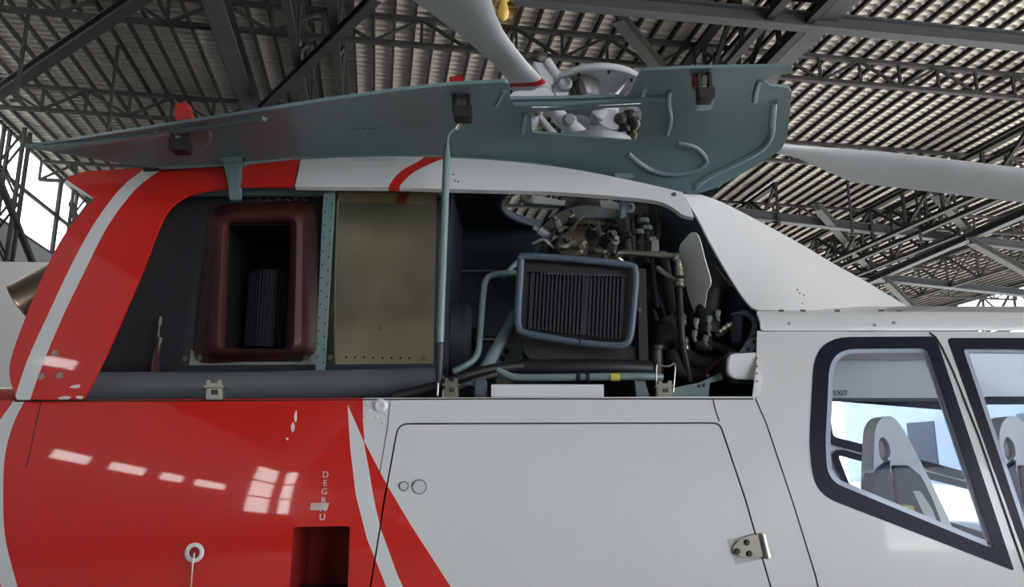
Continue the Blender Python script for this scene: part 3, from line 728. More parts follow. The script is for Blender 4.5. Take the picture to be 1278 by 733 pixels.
mk('grey_duct_pipe', [tubeg([at(40, 484, 2.66), at(300, 483, 2.66), at(552, 478, 2.68)], .052, 20, 4)], M['pipegrey'], heli)
skin('bay_floor', [(110,501),(950,500),(950,506),(110,506)], flat(2.57), M['char'], heli, th=.86, step=200)
p = [at(199, 400, 2.74), at(199, 425, 2.735), at(196, 440, 2.73), at(194, 462, 2.70), at(199, 485, 2.66)]
mk('drain_hose', [tubeg(p[1:], [.009, .010, .014, .016], 10)], M['maroon'], heli)
mk('drain_fitting', [cyl(p[0] + Vector((0, 0, .012)), (0, 0, -1), .010, .03, 6), cyl(p[0] + Vector((0, 0, -.018)), (0, 0, -1), .006, .05, 10), cyl(p[1] + Vector((0, 0, .01)), (0, 0, -1), .010, .022, 6)], M['darksteel'], heli)
p = at(213, 427, 2.79); mk('bolt', bolt(p, NEG, .010), M['darksteel'], heli)
for x, y in ((321,248),(333,249),(345,248),(357,249),(366,248),(377,249)):
    mk('chalk_mark', [bar(at(x, y, 2.797), at(x + 5, y + (1.5 if x % 2 else -1), 2.797), .001, .0015), bar(at(x + 2, y - 2, 2.797), at(x + 3, y + 1.5, 2.797), .001, .0012)], M['rwhite'], heli)
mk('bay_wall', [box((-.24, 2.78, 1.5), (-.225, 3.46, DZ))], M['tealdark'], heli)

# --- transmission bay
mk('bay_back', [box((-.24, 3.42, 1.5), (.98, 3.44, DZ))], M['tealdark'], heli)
a, b = at(560, 338, 3.40), at(648, 338, 3.40); mk('back_seam', [bar(a, b, .006, .006)], M['steel'], heli)
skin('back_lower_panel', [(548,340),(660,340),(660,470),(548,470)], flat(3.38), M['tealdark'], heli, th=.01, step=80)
def SB(px, py, x, z): return lerp(3.02, 2.60, clamp((px - 820) / 125 - (py - 330) / 600, 0, 1))
blk = curve2([(868,395),(858,366),(849,325),(848,308),(856,297),(864,290),(872,296),(879,322),(887,352),(882,365),(879,392)], 4)
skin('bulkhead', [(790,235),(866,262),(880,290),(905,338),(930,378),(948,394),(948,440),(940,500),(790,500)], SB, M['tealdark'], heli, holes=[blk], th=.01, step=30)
skin('duct_window', blk, off(SB, -.16), M['white'], heli, th=.004, step=30)
def dn(h): return h
def tube(name, pts, r, m, parent=None, seg=10, n=5): return mk(name, [tubeg([at(*q) for q in pts], r, seg, n)], m, parent or heli, 60)
tube('hoop_tube', [(646,341,2.80),(618,343,2.76),(607,349,2.74),(603,368,2.73),(599,420,2.71),(595,444,2.69),(582,456,2.67),(566,464,2.66)], .0115, M['tealtube'])
tube('support_strut', [(644,392,2.80),(605,462,2.66)], .021, M['tealtube'], seg=14)
tube('support_strut', [(652,322,2.86),(640,333,2.83),(628,346,2.80)], .010, M['tealtube'])
skin('gusset_plate', [(646,400),(652,425),(652,458),(612,460)], flat(2.80), M['tealtube'], heli, th=.006, step=40)
for x, y in ((632,439),(627,448),(641,402)): p = at(x, y, 2.798); mk('bolt', bolt(p, NEG, .010), M['black'], heli)
# fan housing behind the hoop
hc = at(590, 425, 2.98)
mk('fan_housing', [lathe(hc, (1, 0, 0), [(.06, -.10), (.135, -.10), (.14, -.08), (.14, -.02), (.12, 0), (.06, 0)], 32)], M['pipegrey'], heli)
mk('drive_shaft', [cyl(hc + Vector((-.05, -.02, 0)), (1, 0, 0), .012, .24, 14), cyl(hc + Vector((.15, -.02, 0)), (1, 0, 0), .03, .025, 8)], M['steel'], heli)
mk('drive_coupling', [cyl(hc + Vector((0, -.02, 0)), (1, 0, 0), .045, .03, 20, .004)], M['darksteel'], heli)
# oil cooler
rad = empty('oil_cooler', at(720, 430, 2.62), parent=heli)
rl = [(655,320),(720,324),(784,331),(792,338),(793,352),(789,400),(785,424),(776,431),(760,431),(712,426),(656,416),(647,408),(646,392),(649,345),(650,326)]
SRd = 2.60
mk('cooler_seal', [tubeg([at(x, y, SRd) for x, y in rl], .0125, 10, 4, True)], M['radframe'], rad)
mk('seal_joint', [tubeg([at(724, 422, SRd - .012), at(724.5, 431, SRd - .013)], .0025, 6)], M['black'], rad)
inner = [(656,326),(783,337),(779,425),(654,410)]
mk('cooler_body', [prism([(650,322),(790,334),(786,428),(648,413)], SRd + .03, .10, .004)], M['black'], rad)
fv = []
for k in range(24):
    t = (k + .5) / 24; xt = lerp(664, 779, t); xb = lerp(660, 776, t)
    yt = lerp(340, 345, t) ; yb = lerp(411, 424, t)
    fv = [bar(at(xb, yb, SRd + .022), at(xt, yt, SRd + .022), .0045, .018)]
    mk('fin', fv, M['fin'], rad)
mk('fin_header', [bar(at(658, 339, SRd + .018), at(782, 345, SRd + .018), .018, .004)], M['fin'], rad)
for k in range(26): p = at(676 + k * 4.1, 341.5 + k * .15, SRd + .008); mk('dimple', [cyl(p, NEG, .0028, .003, 6)], M['pipegrey'], rad)
skin('cooler_tray', [(650,416),(800,434),(802,456),(668,456),(654,440)], flat(2.66), M['black'], heli, th=.16, step=50)
skin('cooler_post', [(796,335),(806,336),(810,470),(798,470)], flat(2.64), M['black'], heli, th=.02, step=60)
p = at(798, 387, 2.637); mk('bolt', bolt(p, NEG, .007), M['brass'], heli)
# low hoses and tubes
tube('black_pipe', [(648,459,2.62),(700,459,2.61),(760,459,2.61),(812,461,2.63)], .028, M['blackhose'], seg=16)
tube('drain_hose', [(490,496,2.52),(520,489,2.53),(548,481,2.54),(580,470,2.55),(615,461,2.57),(652,457,2.59)], .017, M['blackhose'], seg=12)
tube('drain_hose', [(565,487,2.50),(590,476,2.51),(620,467,2.53)], .012, M['blackhose'])
tube('teal_pipe', [(618,460,2.57),(632,468,2.56),(650,471.5,2.555),(720,471,2.55),(800,470,2.56),(826,471,2.58)], .0125, M['tealtube'], seg=12)
for px in (722, 733): p = at(px, 471, 2.55); mk('pipe_clamp', [cyl(p - Vector((.006, 0, 0)), (1, 0, 0), .018, .013, 16, .002)], M['black'], heli)
p = at(762, 471, 2.55); mk('pipe_tag', [cyl(p, (1, 0, 0), .0132, .03, 16)], M['yellow'], heli)
skin('floor_bracket', [(792,472),(804,472),(812,500),(795,500)], flat(2.58), M['tealtube'], heli, th=.02, step=60)
tube('cable_clip', [(566,494,2.50),(572,482,2.50),(590,480,2.50),(598,494,2.50)], .006, M['radframe'])
mk('pump_housing', [lathe(at(600, 488, 2.53), (1, 0, 0), [(.03, -.02), (.045, -.015), (.045, .01), (.03, .02)], 20)], M['radframe'], heli)
mk('valve_block', [box(at(618, 480, 2.56), at(640, 466, 2.56) + Vector((0, .05, 0)), .004)], M['darksteel'], heli)
mk('white_rail', [bevel(box(at(613, 495.5, 2.475), at(753.5, 480, 2.475) + Vector((0, .02, 0))), .001)], M['white'], heli)
for k, (x, y) in enumerate(((622,484),(651,484),(681,484),(700,484))):
    pass
# rotor mast and gearbox seen above the cooler
mx_, my_ = .283, 3.075
gz = at(735, 318, 2.98).z
mk('gearbox_casing', [lathe((mx_, my_, gz - .10), (0, 0, 1), [(.20, 0), (.21, .04), (.19, .10), (.165, .16), (.15, .20), (.16, .205), (.16, .225), (.12, .24)], 36)], M['brass'], heli)
for k in range(10):
    a = 2 * math.pi * k / 10; mk('casing_rib', [bar((mx_ + .21 * math.cos(a), my_ + .21 * math.sin(a), gz - .05), (mx_ + .15 * math.cos(a), my_ + .15 * math.sin(a), gz + .11), .012, .03)], M['cast'], heli)
mk('mast_collar', [lathe((mx_, my_, gz + .14), (0, 0, 1), [(.16, 0), (.165, .012), (.13, .03), (.105, .06), (.10, .10), (.08, .12), (.075, .4)], 36)], M['darksteel'], heli)
mk('rotor_mast', [lathe((mx_, my_, gz + .2), (0, 0, 1), [(.07, 0), (.065, .2), (.055, .5), (.06, .52), (.06, .62)], 28)], M['cast'], heli)
mk('gear_cover', [lathe(at(712, 305, 2.84), (-.35, -.9, .25), [(.065, -.05), (.065, 0), (.055, .012), (.03, .016), (0, .018)], 8)], M['brass'], heli)
mk('cover_plate', [lathe(at(706, 303, 2.815), (-.35, -.9, .25), [(.03, 0), (.03, .006), (.024, .009), (0, .009)], 6)], M['steel'], heli)
for k, (x, y, Y, r, h, ax, m) in enumerate(((690,300,2.88,.02,.07,(-1,-.3,.6),'cast'),(735,295,2.84,.018,.06,(.2,-1,.4),'darksteel'),(752,302,2.83,.022,.07,(.4,-1,.1),'darksteel'),(744,312,2.82,.012,.05,(.6,-.6,-.4),'steel'),(762,311,2.82,.016,.06,(.2,-1,.3),'cast'),(728,309,2.83,.011,.05,(-.2,-1,-.2),'steel'),(700,288,2.88,.015,.06,(-.5,-1,.7),'cast'),(715,280,2.88,.014,.06,(-.2,-1,.4),'steel'),(757,290,2.86,.016,.06,(.5,-1,.4),'black'),(768,300,2.84,.014,.07,(.8,-.6,.2),'darksteel'))):
    p = at(x, y, Y); mk('gearbox_stud', [cyl(p, ax, r, h, 10, r * .15), cyl(p + Vector(ax).normalized() * h, ax, r * .6, h * .3, 6)], M[m], heli)
rg = random.Random(3)
for k in range(26):
    x, y = rg.uniform(684, 772), rg.uniform(280, 318); Y = 2.86 + rg.uniform(-.04, .03)
    if y < 296 and x < 696: continue
    a = at(x, y, Y); d = Vector((rg.uniform(-1, 1), rg.uniform(-.6, .2), rg.uniform(-1, 1))).normalized() * rg.uniform(.02, .055)
    if k % 3: mk('gearbox_bracket', [bevel(bar(a, a + d, rg.uniform(.008, .022), rg.uniform(.006, .014)), .002, 1)], M[rg.choice(['cast', 'darksteel', 'brass', 'black'])], heli)
    else: mk('gearbox_pipe', [tubeg([a, a + d * .6 + Vector((0, -.01, .012)), a + d * 1.5], .0055, 8, 4)], M[rg.choice(['steel', 'cast', 'black'])], heli)
# swash plate arms
arm = curve2([(668,289),(684,276),(700,264),(730,256),(768,261),(778,262)], 4) + curve2([(778,272),(760,272),(738,272),(712,274),(700,280),(688,286),(672,291)], 4)
mk('control_arm', [prism(arm, 2.90, .05, .006)], M['cast'], heli)
mk('arm_pin', [cyl(at(670, 289, 2.895), NEG, .012, .02, 12)], M['darksteel'], heli)
mk('control_arm', [prism(rounded([(652,242),(664,243),(700,250),(760,250),(790,258),(780,266),(720,258),(670,254),(654,254)], 4), 3.0, .04, .006)], M['rwhite'], heli)
mk('arm_boss', [lathe(at(658, 247, 2.99), NEG, [(.03, 0), (.03, .02), (.022, .028), (.014, .028), (.014, .01), (0, .01)], 20)], M['cast'], heli)
mk('arm_boss', [lathe(at(785, 260, 2.86), NEG, [(.022, -.02), (.022, .01), (.012, .012), (.012, 0), (0, 0)], 18)], M['cast'], heli)
mk('bell_crank', [prism(rounded([(760,266),(792,258),(806,252),(812,262),(790,276),(768,284)], 4), 2.92, .04, .005)], M['darksteel'], heli)
# servo actuator and linkage
a, b = at(784, 316, 2.84), at(778, 270, 2.86)
mk('servo_actuator', [tubeg([a, b], .022, 16), tubeg([at(791, 316, 2.84), at(789, 278, 2.86)], .012, 10)], M['darksteel'], heli)
mk('servo_rod', [tubeg([b, at(777, 256, 2.87)], .010, 10)], M['steel'], heli)
for x0, y0, x1, y1, r, m in ((797,270,800,318,.018,'black'),(806,268,808,316,.014,'darksteel'),(815,290,818,312,.016,'steel'),(806,300,806,330,.014,'blackhose'),(822,262,820,300,.012,'black'),(812,318,820,385,.012,'blackhose'),(828,320,840,400,.020,'black'),(800,350,835,440,.012,'black'),(812,350,845,430,.010,'gasket')):
    tube('linkage_rod', [(x0, y0, 2.88), (x1, y1, 2.84)], r, M[m])
for x, y in ((797,290),(800,304),(807,285),(815,300),(803,276)): p = at(x, y, 2.85); mk('linkage_nut', [cyl(p + Vector((0, 0, -.008)), (0, 0, 1), .022, .016, 6)], M['cast' if x % 2 else 'darksteel'], heli)
mk('mirror_plate', [prism([(813,301),(822,298),(823,318),(813,315)], 2.80, .01, .002)], M['steel'], heli)
tube('steel_pipe', [(776,326,2.76),(770,321,2.75),(776,316,2.74),(800,317,2.73),(832,319,2.72),(842,321,2.71),(847,328,2.70),(847.5,336,2.70)], .0115, M['steel'], seg=12)
mk('pipe_nut', [cyl(at(824, 318, 2.725), (1, 0, 0), .015, .02, 6)], M['steel'], heli)
tube('braided_hose', [(847.5,356,2.70),(848.5,380,2.69),(850,398,2.68),(851,420,2.68),(855,445,2.68),(862,478,2.68)], .013, M['blackhose'], seg=12)
for (x0, y0), (x1, y1), r in (((847.5,333),(848,346),.016), ((848,349),(848,359),.018), ((850,393),(851,408),.019), ((853,421),(855,439),.018), ((842,320),(845,322),.016)):
    a, b = at(x0, y0, 2.695), at(x1, y1, 2.69); d = (b - a)
    mk('hose_fitting', [lathe(a, d, [(r * .8, 0), (r, d.length * .1), (r, d.length * .4), (r * .8, d.length * .45), (r, d.length * .55), (r, d.length * .9), (r * .8, d.length)], 12)], M['steel'], heli)
tube('angled_hose', [(820,334,2.74),(830,342,2.73),(842,349,2.72)], .009, M['cast'])
tube('cabin_duct', [(884,420,2.72),(884,385,2.74),(892,358,2.74),(905,345,2.72)], [.05, .045, .05, .06], M['black'], seg=18)
tube('cabin_duct', [(862,400,2.78),(872,395,2.77),(880,402,2.76),(882,440,2.74)], .03, M['black'], seg=14)
tube('angled_hose', [(894,418,2.70),(905,410,2.69),(914,404,2.68)], .010, M['steel'])
for t in (.15, .42, .7): a, b = at(894, 418, 2.70), at(914, 404, 2.68); mk('hose_fitting', [cyl(lerp(a, b, t), b - a, .0145, .013, 10, .002)], M['steel'], heli)
p = at(918, 409, 2.665); mk('hose_elbow', [lathe(p, NEG, [(.018, -.02), (.018, 0), (.012, .003), (.010, 0), (0, 0)], 16)], M['darksteel'], heli)
tube('black_pipe', [(922,392,2.68),(921,412,2.67),(920,430,2.66)], .022, M['gasket'], seg=14)
for y in (394, 430): p = at(922, y, 2.67); mk('pipe_clamp', [cyl(p, (0, 0, 1), .026, .01, 18, .002)], M['radframe'], heli)
tube('wire_loom', [(925,388,2.65),(936,395,2.64),(942,405,2.63),(938,420,2.63),(930,432,2.64)], .009, M['radframe'])
for x, y in ((884,402),(884,414),(866,420),(880,426),(895,395),(868,405)): p = at(x, y, 2.68); mk('small_fitting', [cyl(p, (.2, -.3, 1), .010, .022, 8, .002), cyl(p, (.2, -.3, -1), .006, .02, 8)], M['cast' if y != 414 else 'steel'], heli)
for pts, r in (([(840,440,2.72),(850,465,2.70),(880,470,2.70),(910,460,2.70)], .03), ([(830,400,2.80),(845,430,2.78),(870,455,2.76),(905,455,2.75)], .04), ([(866,430,2.74),(895,432,2.74),(915,440,2.73)], .025), ([(826,440,2.76),(828,410,2.78)], .035)):
    tube('drain_hose', pts, r, M['black'], seg=12)
tube('maroon_hose', [(880,466,2.67),(892,455,2.66),(908,448,2.65)], .010, M['maroon'])
mk('round_reservoir', [cyl(at(820, 438, 2.72), (0, 0, 1), .026, .018, 20, .003), cyl(at(820, 470, 2.72), (0, 0, 1), .024, .09, 20)], M['darksteel'], heli)
skin('corner_bracket', [(838,496),(842,484),(872,478),(905,463),(935,424),(945,420),(945,432),(925,458),(902,474),(886,478),(884,497)], flat(2.585), M['tealtube'], heli, th=.012, step=30)
for x, y in ((872,482),(878,481),(883,469),(941,427),(934,436)): p = at(x, y, 2.584); mk('bolt', bolt(p, NEG, .006), M['darksteel'], heli)
# white air cup and black ring
cc = at(912, 457, 2.56)
mk('air_cup', [prism(rounded([(909,442),(944,440),(946,474),(916,473),(908,466)], [9,2,2,8,8], 5), 2.52, .06, .006)], M['white'], heli)
mk('cup_ring', [prism(rounded([(903,444),(912,439),(948,440),(948,478),(914,479),(904,468)], [9,8,2,2,8,8], 5), 2.545, .06, .008)], M['black'], heli)
# sill latches
def latch(x, y, w_, h_, name='sill_latch'):
    e = empty(name, at(x, y, 2.47), parent=heli)
    s = w_ / 20
    mk('latch_body', [prism([(x - 9*s, y), (x + 9*s, y), (x + 8*s, y - h_*.62), (x - 8*s, y - h_*.62)], 2.458, .03, .003)], M['steel'], e)
    mk('latch_flange', [prism([(x - 12*s, y - h_*.60), (x + 12*s, y - h_*.60), (x + 9*s, y - h_*.74), (x - 9*s, y - h_*.74)], 2.452, .045, .002)], M['steel'], e)
    mk('latch_hook', [prism([(x - 8*s, y - h_*.72), (x - 8*s, y - h_), (x - 4*s, y - h_), (x - 3*s, y - h_*.82), (x + 3*s, y - h_*.82), (x + 4*s, y - h_), (x + 8*s, y - h_), (x + 8*s, y - h_*.72)], 2.462, .022, .002)], M['steel'], e)
    mk('latch_slot', [prism([(x - 3*s, y - h_*.50), (x + 4*s, y - h_*.50), (x + 4*s, y - h_*.25), (x - 3*s, y - h_*.25)], 2.4565, .004, 0)], M['darksteel'], e)
latch(267, 499, 24, 25); latch(563, 496, 20, 24); latch(830, 495, 22, 20)
tube('wire_bail', [(820,492,2.47),(819,470,2.475),(820,455,2.48),(826,457,2.48),(836,457,2.48),(842,454,2.48),(842,468,2.475),(840,490,2.47)], .003, M['steel'], seg=8, n=3)

# --- raised cowling door
yh_t = [(20,186),(60,190),(100,197),(150,206),(200,211),(250,211),(300,206),(370,199),(450,197),(550,198),(640,204),(720,214),(800,231),(860,243),(990,266)]
yf_t = [(20,184),(100,172),(300,142),(560,105),(640,101),(800,88),(990,82)]
def SD(px, py, x, z):
    yh, yf = interp(yh_t, px), interp(yf_t, px); v = clamp((yh - py) / max(6, yh - yf), -.15, 1.1)
    wd = .56 * (.12 + .88 * smooth((px - 20) / 330))
    return 2.715 - wd * v + .075 * math.sin(math.pi * clamp(v)) * smooth((px - 20) / 330)
free = [(30,184),(100,173),(200,158),(300,143),(400,127),(500,113),(565,106),(630,102.5),(634,104),(637,124),(700,123),(779,121),(786,116),(794,100),(800,90),(806,88),(870,85),(988,83),(990,92),(966,92),(958,96),(955,102),(961,107),(984,110),(988,115),(985,150),(982,174),(974,188),(950,203),(920,221)]
low = curve2([(895,234),(872,241),(845,240),(800,229),(720,213),(640,203),(550,197.5),(450,196.5),(370,198.5),(300,205.5),(250,210),(200,210),(150,204),(100,195.5),(60,189)], 4)
intake = rounded([(663,140),(740,136),(796,133),(801,140),(800,156),(794,177),(664,165.5)], [3,0,5,3,4,5,4], 3)
cow = skin('cowling_door', free + low, SD, M['teal'], heli, holes=[intake], th=.01, step=14, label='teal underside of the raised cowling door')
def beadpts(pts): return [on(a, b, SD) for a, b in catmull([Vector(p) for p in pts], 4)]
def bead(pts, r, name='pressed_rib', m='tealgloss', parent=None): return mk(name, [tubeg(beadpts(pts), r, 10, 1, smoothed=False)], M[m], parent or cow, 60)
bead([(966,128),(964,150),(962,170),(950,186),(920,203),(885,220),(868,233)], .012)
bead([(784,192),(800,205),(816,214),(840,218),(866,214),(880,205),(880,196),(868,184),(846,178)], .010)
bead([(836,112),(834,128),(837,148),(832,168)], .010)
bead([(656,140),(654,152),(652,165)], .010); bead([(630,112),(624,124),(619,132)], .009); bead([(806,108),(802,118)], .010); bead([(948,100),(944,112),(942,126)], .010)
bead([(640,128.5),(700,128),(780,125),(830,122)], .014, 'stiffener_bar')
bead([(48,183),(120,177),(200,166),(330,146)], .014, 'edge_flange')
bead([(200,209),(290,205),(400,196),(550,196),(690,207)], .008, 'edge_flange')
# marks on the door
for k in range(6): p = on(442 + k * 6.5, 161 - .3 * k, SD); mk('stamp_mark', [box(p + Vector((-.005, -.0016, -.002)), p + Vector((.004, .0005, .0025)))], M['black'], cow)
# latches along its free edge
def doorlatch(x, y, w_, red, roller):
    e = empty('door_latch', on(x, y, SD), parent=heli)
    Yd = on(x, y, SD).y
    mk('red_tab', [prism(red, Yd - .02, .035, .004)], M['latchred'], e)
    mk('latch_bracket', [prism([(x - w_*.45, y - 8), (x - w_*.25, y - 8), (x - w_*.22, y + 16), (x - w_*.42, y + 16)], Yd - .03, .04, .002), prism([(x + w_*.22, y - 8), (x + w_*.42, y - 8), (x + w_*.5, y + 16), (x + w_*.28, y + 16)], Yd - .03, .04, .002)], M['darksteel'], e)
    mk('latch_spring', [prism([(x - w_*.2, y - 3), (x + w_*.2, y - 3), (x + w_*.16, y + 10), (x - w_*.16, y + 10)], Yd - .02, .03, .003)], M['steel'], e)
    (rx0, ry0), (rx1, ry1) = roller
    mk('latch_roller', [prism(rounded([(rx0, ry0), (rx1, ry0), (rx1, ry1), (rx0, ry1)], 3, 3), Yd - .05, .05, .006)], M['black'], e)
doorlatch(221, 166, 22, rounded([(217,130),(234,127),(239,148),(219,151)], 3, 3), ((210, 172), (233, 187)))
doorlatch(575, 121, 26, rounded([(560,96),(577,93),(582,108),(563,110)], 2, 3), ((566, 131), (589, 146)))
doorlatch(880, 96, 20, rounded([(866,94),(873,95),(873,107),(867,106)], 2, 3), ((873, 108), (893, 122)))
for pts in ([(246,158),(258,160),(262,172),(255,182)], [(200,162),(190,170)]): bead(pts, .008, 'latch_guide', 'tealtube')
mk('latch_pad', [prism([(871,122),(893,122),(889,135),(869,136)], on(880, 120, SD).y - .012, .02, .003)], M['tealtube'], cow)
# hinge arms
for poly, Y in (([(277,199),(300,198),(299,215),(299,248),(286,249),(283,225)], 2.66), ([(770,219),(790,218),(784,240),(781,271),(774,272),(774,245)], 2.70)):
    e = mk('hinge_arm', [prism(poly, Y, .03, .004)], M['teal'], heli)
    x0 = poly[0][0]; y0 = poly[0][1]
    mk('arm_flange', [prism([(x0 - 4, y0 - 3), (poly[1][0] + 2, y0 - 4), (poly[1][0] + 1, y0 + 3), (x0 - 2, y0 + 3)], Y - .012, .07, .003)], M['teal'], e)
    p = at(poly[1][0] + 4, y0 + 1, Y); mk('bolt', bolt(p, NEG, .009), M['darksteel'], e)
# prop strut
st = empty('prop_strut', at(548, 494, 2.47), parent=heli)
mk('strut_tube', [tubeg([at(549, 428, 2.455), at(557, 210, 2.49), at(557.5, 196, 2.494), at(558, 178, 2.50)], [.0125] * 8 + [.006], 16, 1, smoothed=False)], M['tealtube'], st)
mk('strut_sleeve', [tubeg([at(549, 429, 2.455), at(548, 452, 2.458), at(547.5, 470, 2.462), at(547, 478, 2.464)], [.0135, .0135, .011, .006], 16, 1, smoothed=False)], M['gasket'], st)
mk('strut_hook', [tubeg([at(547, 476, 2.464), at(546, 494, 2.468)], .0035, 8)], M['steel'], st)
mk('strut_rod', [tubeg([at(558, 180, 2.50), at(560, 168, 2.51), at(568, 160, 2.52), at(578, 153, 2.53), at(589, 148, 2.54)], .0055, 8)], M['tealtube'], st)
mk('strut_eye', [tubeg([at(568, 161, 2.518), at(572, 155, 2.518), at(577, 152, 2.52), at(572, 160, 2.52)], .004, 6, 3, True)], M['steel'], st)

# --- rotor head and blades
HZ = at(745, 118, YC).z
def blade(name, st_, m, th=.035, nseg=7):
    """stations: (leading point, trailing point) in space, joined by an aerofoil section"""
    V, Fc = [], []; pr = [(0, 0), (.04, .5), (.15, .9), (.3, 1), (.6, .6), (.9, .15), (1, .03)]
    loop = [(c, h) for c, h in pr] + [(c, -h * .75) for c, h in pr[-1:0:-1]]
    n = len(loop)
    for i, (a, b) in enumerate(st_):
        q = st_[min(i+1, len(st_)-1)][0] - st_[max(i-1, 0)][0]; c = b - a; nn = c.cross(q).normalized()
        if nn.z < 0: nn = -nn
        for t, h in loop: V.append(a + c * t + nn * (h * th / 2))
    for i in range(len(st_) - 1):
        for k in range(n): Fc.append((i*n + k, i*n + (k+1) % n, (i+1)*n + (k+1) % n, (i+1)*n + k))
    Fc += [tuple(range(n)), tuple((len(st_)-1)*n + k for k in range(n))]
    return mk(name, [fixn(V, Fc)], m, heli, 50)
BZ = HZ - .02
lead = [(690,110),(676,97),(660,80),(643,59),(628,38),(618,16),(612,-6)]
trail = [(640,116),(636,104),(622,86),(598,64),(569,40),(537,16),(503,-8)]
st1 = [(atz(*a, BZ + i * .006), atz(*b, BZ + i * .006 - .02)) for i, (a, b) in enumerate(zip(lead, trail))]
la, lb_ = st1[-1]; dr = ((st1[-1][0] + st1[-1][1]) - (st1[0][0] + st1[0][1])).normalized(); cw = (lb_ - la)
cw = (cw - dr * cw.dot(dr)).normalized() * .30; mid = (la + lb_) / 2
for s in (.35, 1.2, 2.4, 3.6, 4.6): c = mid + dr * s + Vector((0, 0, .01 * s)); st1.append((c - cw / 2, c + cw / 2))
b1 = blade('rotor_blade', st1, M['bluegrey'])
# red band round the blade root
def band_on(st_, t0, t1, m, name, parent):
    a0, b0 = lerp(st_[0][0], st_[1][0], t0), lerp(st_[0][1], st_[1][1], t0); a1, b1_ = lerp(st_[0][0], st_[1][0], t1), lerp(st_[0][1], st_[1][1], t1)
    o = blade(name, [(lerp(a0, b0, -.01), lerp(a0, b0, 1.01)), (lerp(a1, b1_, -.01), lerp(a1, b1_, 1.01))], m, .040)
    o.parent = parent; o.location = ORG[o] - ORG[parent]; return o
band_on(st1, .62, .98, M['latchred'], 'root_band', b1)
lead2 = [(930,172),(965,177),(990,181),(1040,185),(1100,189),(1180,198),(1278,210)]
trail2 = [(930,186),(965,191),(992,196),(1030,213),(1065,228),(1150,238),(1278,253)]
st2 = []
for i, (a, b) in enumerate(zip(lead2, trail2)):
    Y = 3.42 + i * .06; st2.append((at(*a, Y), at(*b, Y + .005 * (b[1] - a[1]))))
dr2 = (st2[-1][0] - st2[-3][0]).normalized(); a, b = st2[-1]
for s in (.5, 1.6, 3.0): st2.append((a + dr2 * s, b + dr2 * s))
h2 = Vector((mx_ + .03, YC, HZ)); r2 = (st2[0][0] + st2[0][1]) / 2; c2 = (st2[0][1] - st2[0][0]).normalized()
st2 = [(lerp(h2, r2, t) - c2 * .055, lerp(h2, r2, t) + c2 * .055) for t in (.15, .45, .8)] + st2
b2 = blade('rotor_blade', st2, M['bluegrey'])
hubc = Vector((mx_ + .03, YC, HZ))
dr3 = Vector((-.62, .78, 0)); c3 = Vector((.78, .62, 0)) * .15
blade('rotor_blade', [(hubc + dr3 * s - c3 + Vector((0, 0, -.02 - .02 * s)), hubc + dr3 * s + c3 + Vector((0, 0, -.02 - .02 * s))) for s in (.5, 1.5, 3, 5)], M['bluegrey'])
# hub parts
capc = at(745, 111, YC)
mk('hub_cap', [lathe(capc, (0, 0, 1), [(0, .062), (.08, .058), (.15, .04), (.20, .012), (.213, -.012), (.205, -.018), (.190, -.004), (.12, .018), (.05, .028), (0, .03)], 40)], M['rwhite'], heli)
for k in range(8):
    a = 2 * math.pi * k / 8 + .2; mk('cap_bolt', [cyl(capc + Vector((.16 * math.cos(a), .16 * math.sin(a), .0)), (0, 0, -1), .006, .012, 8)], M['darksteel'], heli)
mk('hub_body', [lathe(hubc + Vector((0, 0, -.14)), (0, 0, 1), [(.06, -.25), (.07, 0), (.13, .02), (.14, .06), (.10, .09), (.06, .12), (.06, .20)], 32)], M['cast'], heli)
def roundblock(name, poly, Y, d, b, m): return mk(name, [prism(rounded(poly, 6, 4), Y, d, b)], M[m], heli, 50)
roundblock('blade_sleeve', [(634,122),(640,113),(655,112),(664,113),(672,108),(684,108),(692,118),(694,130),(634,130)], 2.92, .12, .018, 'rwhite')
roundblock('blade_clamp', [(664,72),(682,72),(690,88),(692,106),(684,108),(672,92)], 3.0, .06, .014, 'rwhite')
mk('damper_drum', [lathe(at(672, 72, 3.03), (.35, -.2, 1), [(.035, -.03), (.05, -.025), (.05, .0), (.035, .01), (.03, .02), (0, .02)], 20)], M['darksteel'], heli)
mk('damper_link', [tubeg([at(683, 76, 3.0), at(694, 92, 3.0), at(706, 102, 3.02)], .018, 12)], M['rwhite'], heli)
roundblock('hub_lug', [(694,98),(706,93),(714,98),(713,122),(696,124),(688,118)], 3.0, .07, .014, 'rwhite')
mk('lug_bearing', [lathe(at(705, 106, 2.99), NEG, [(.03, 0), (.03, .015), (.02, .022), (.012, .018), (0, .018)], 20)], M['cast'], heli)
mk('elastomer_stack', [lathe(at(725, 114, 3.02), (1, -.6, .2), [(.03, -.03), (.05, -.025), (.05, -.01), (.044, -.005), (.05, 0), (.05, .015), (.03, .02)], 24)], M['darksteel'], heli)
tube('cap_stay', [(768,118,3.05),(776,108,3.05),(781,100,3.05)], .008, M['rwhite'])
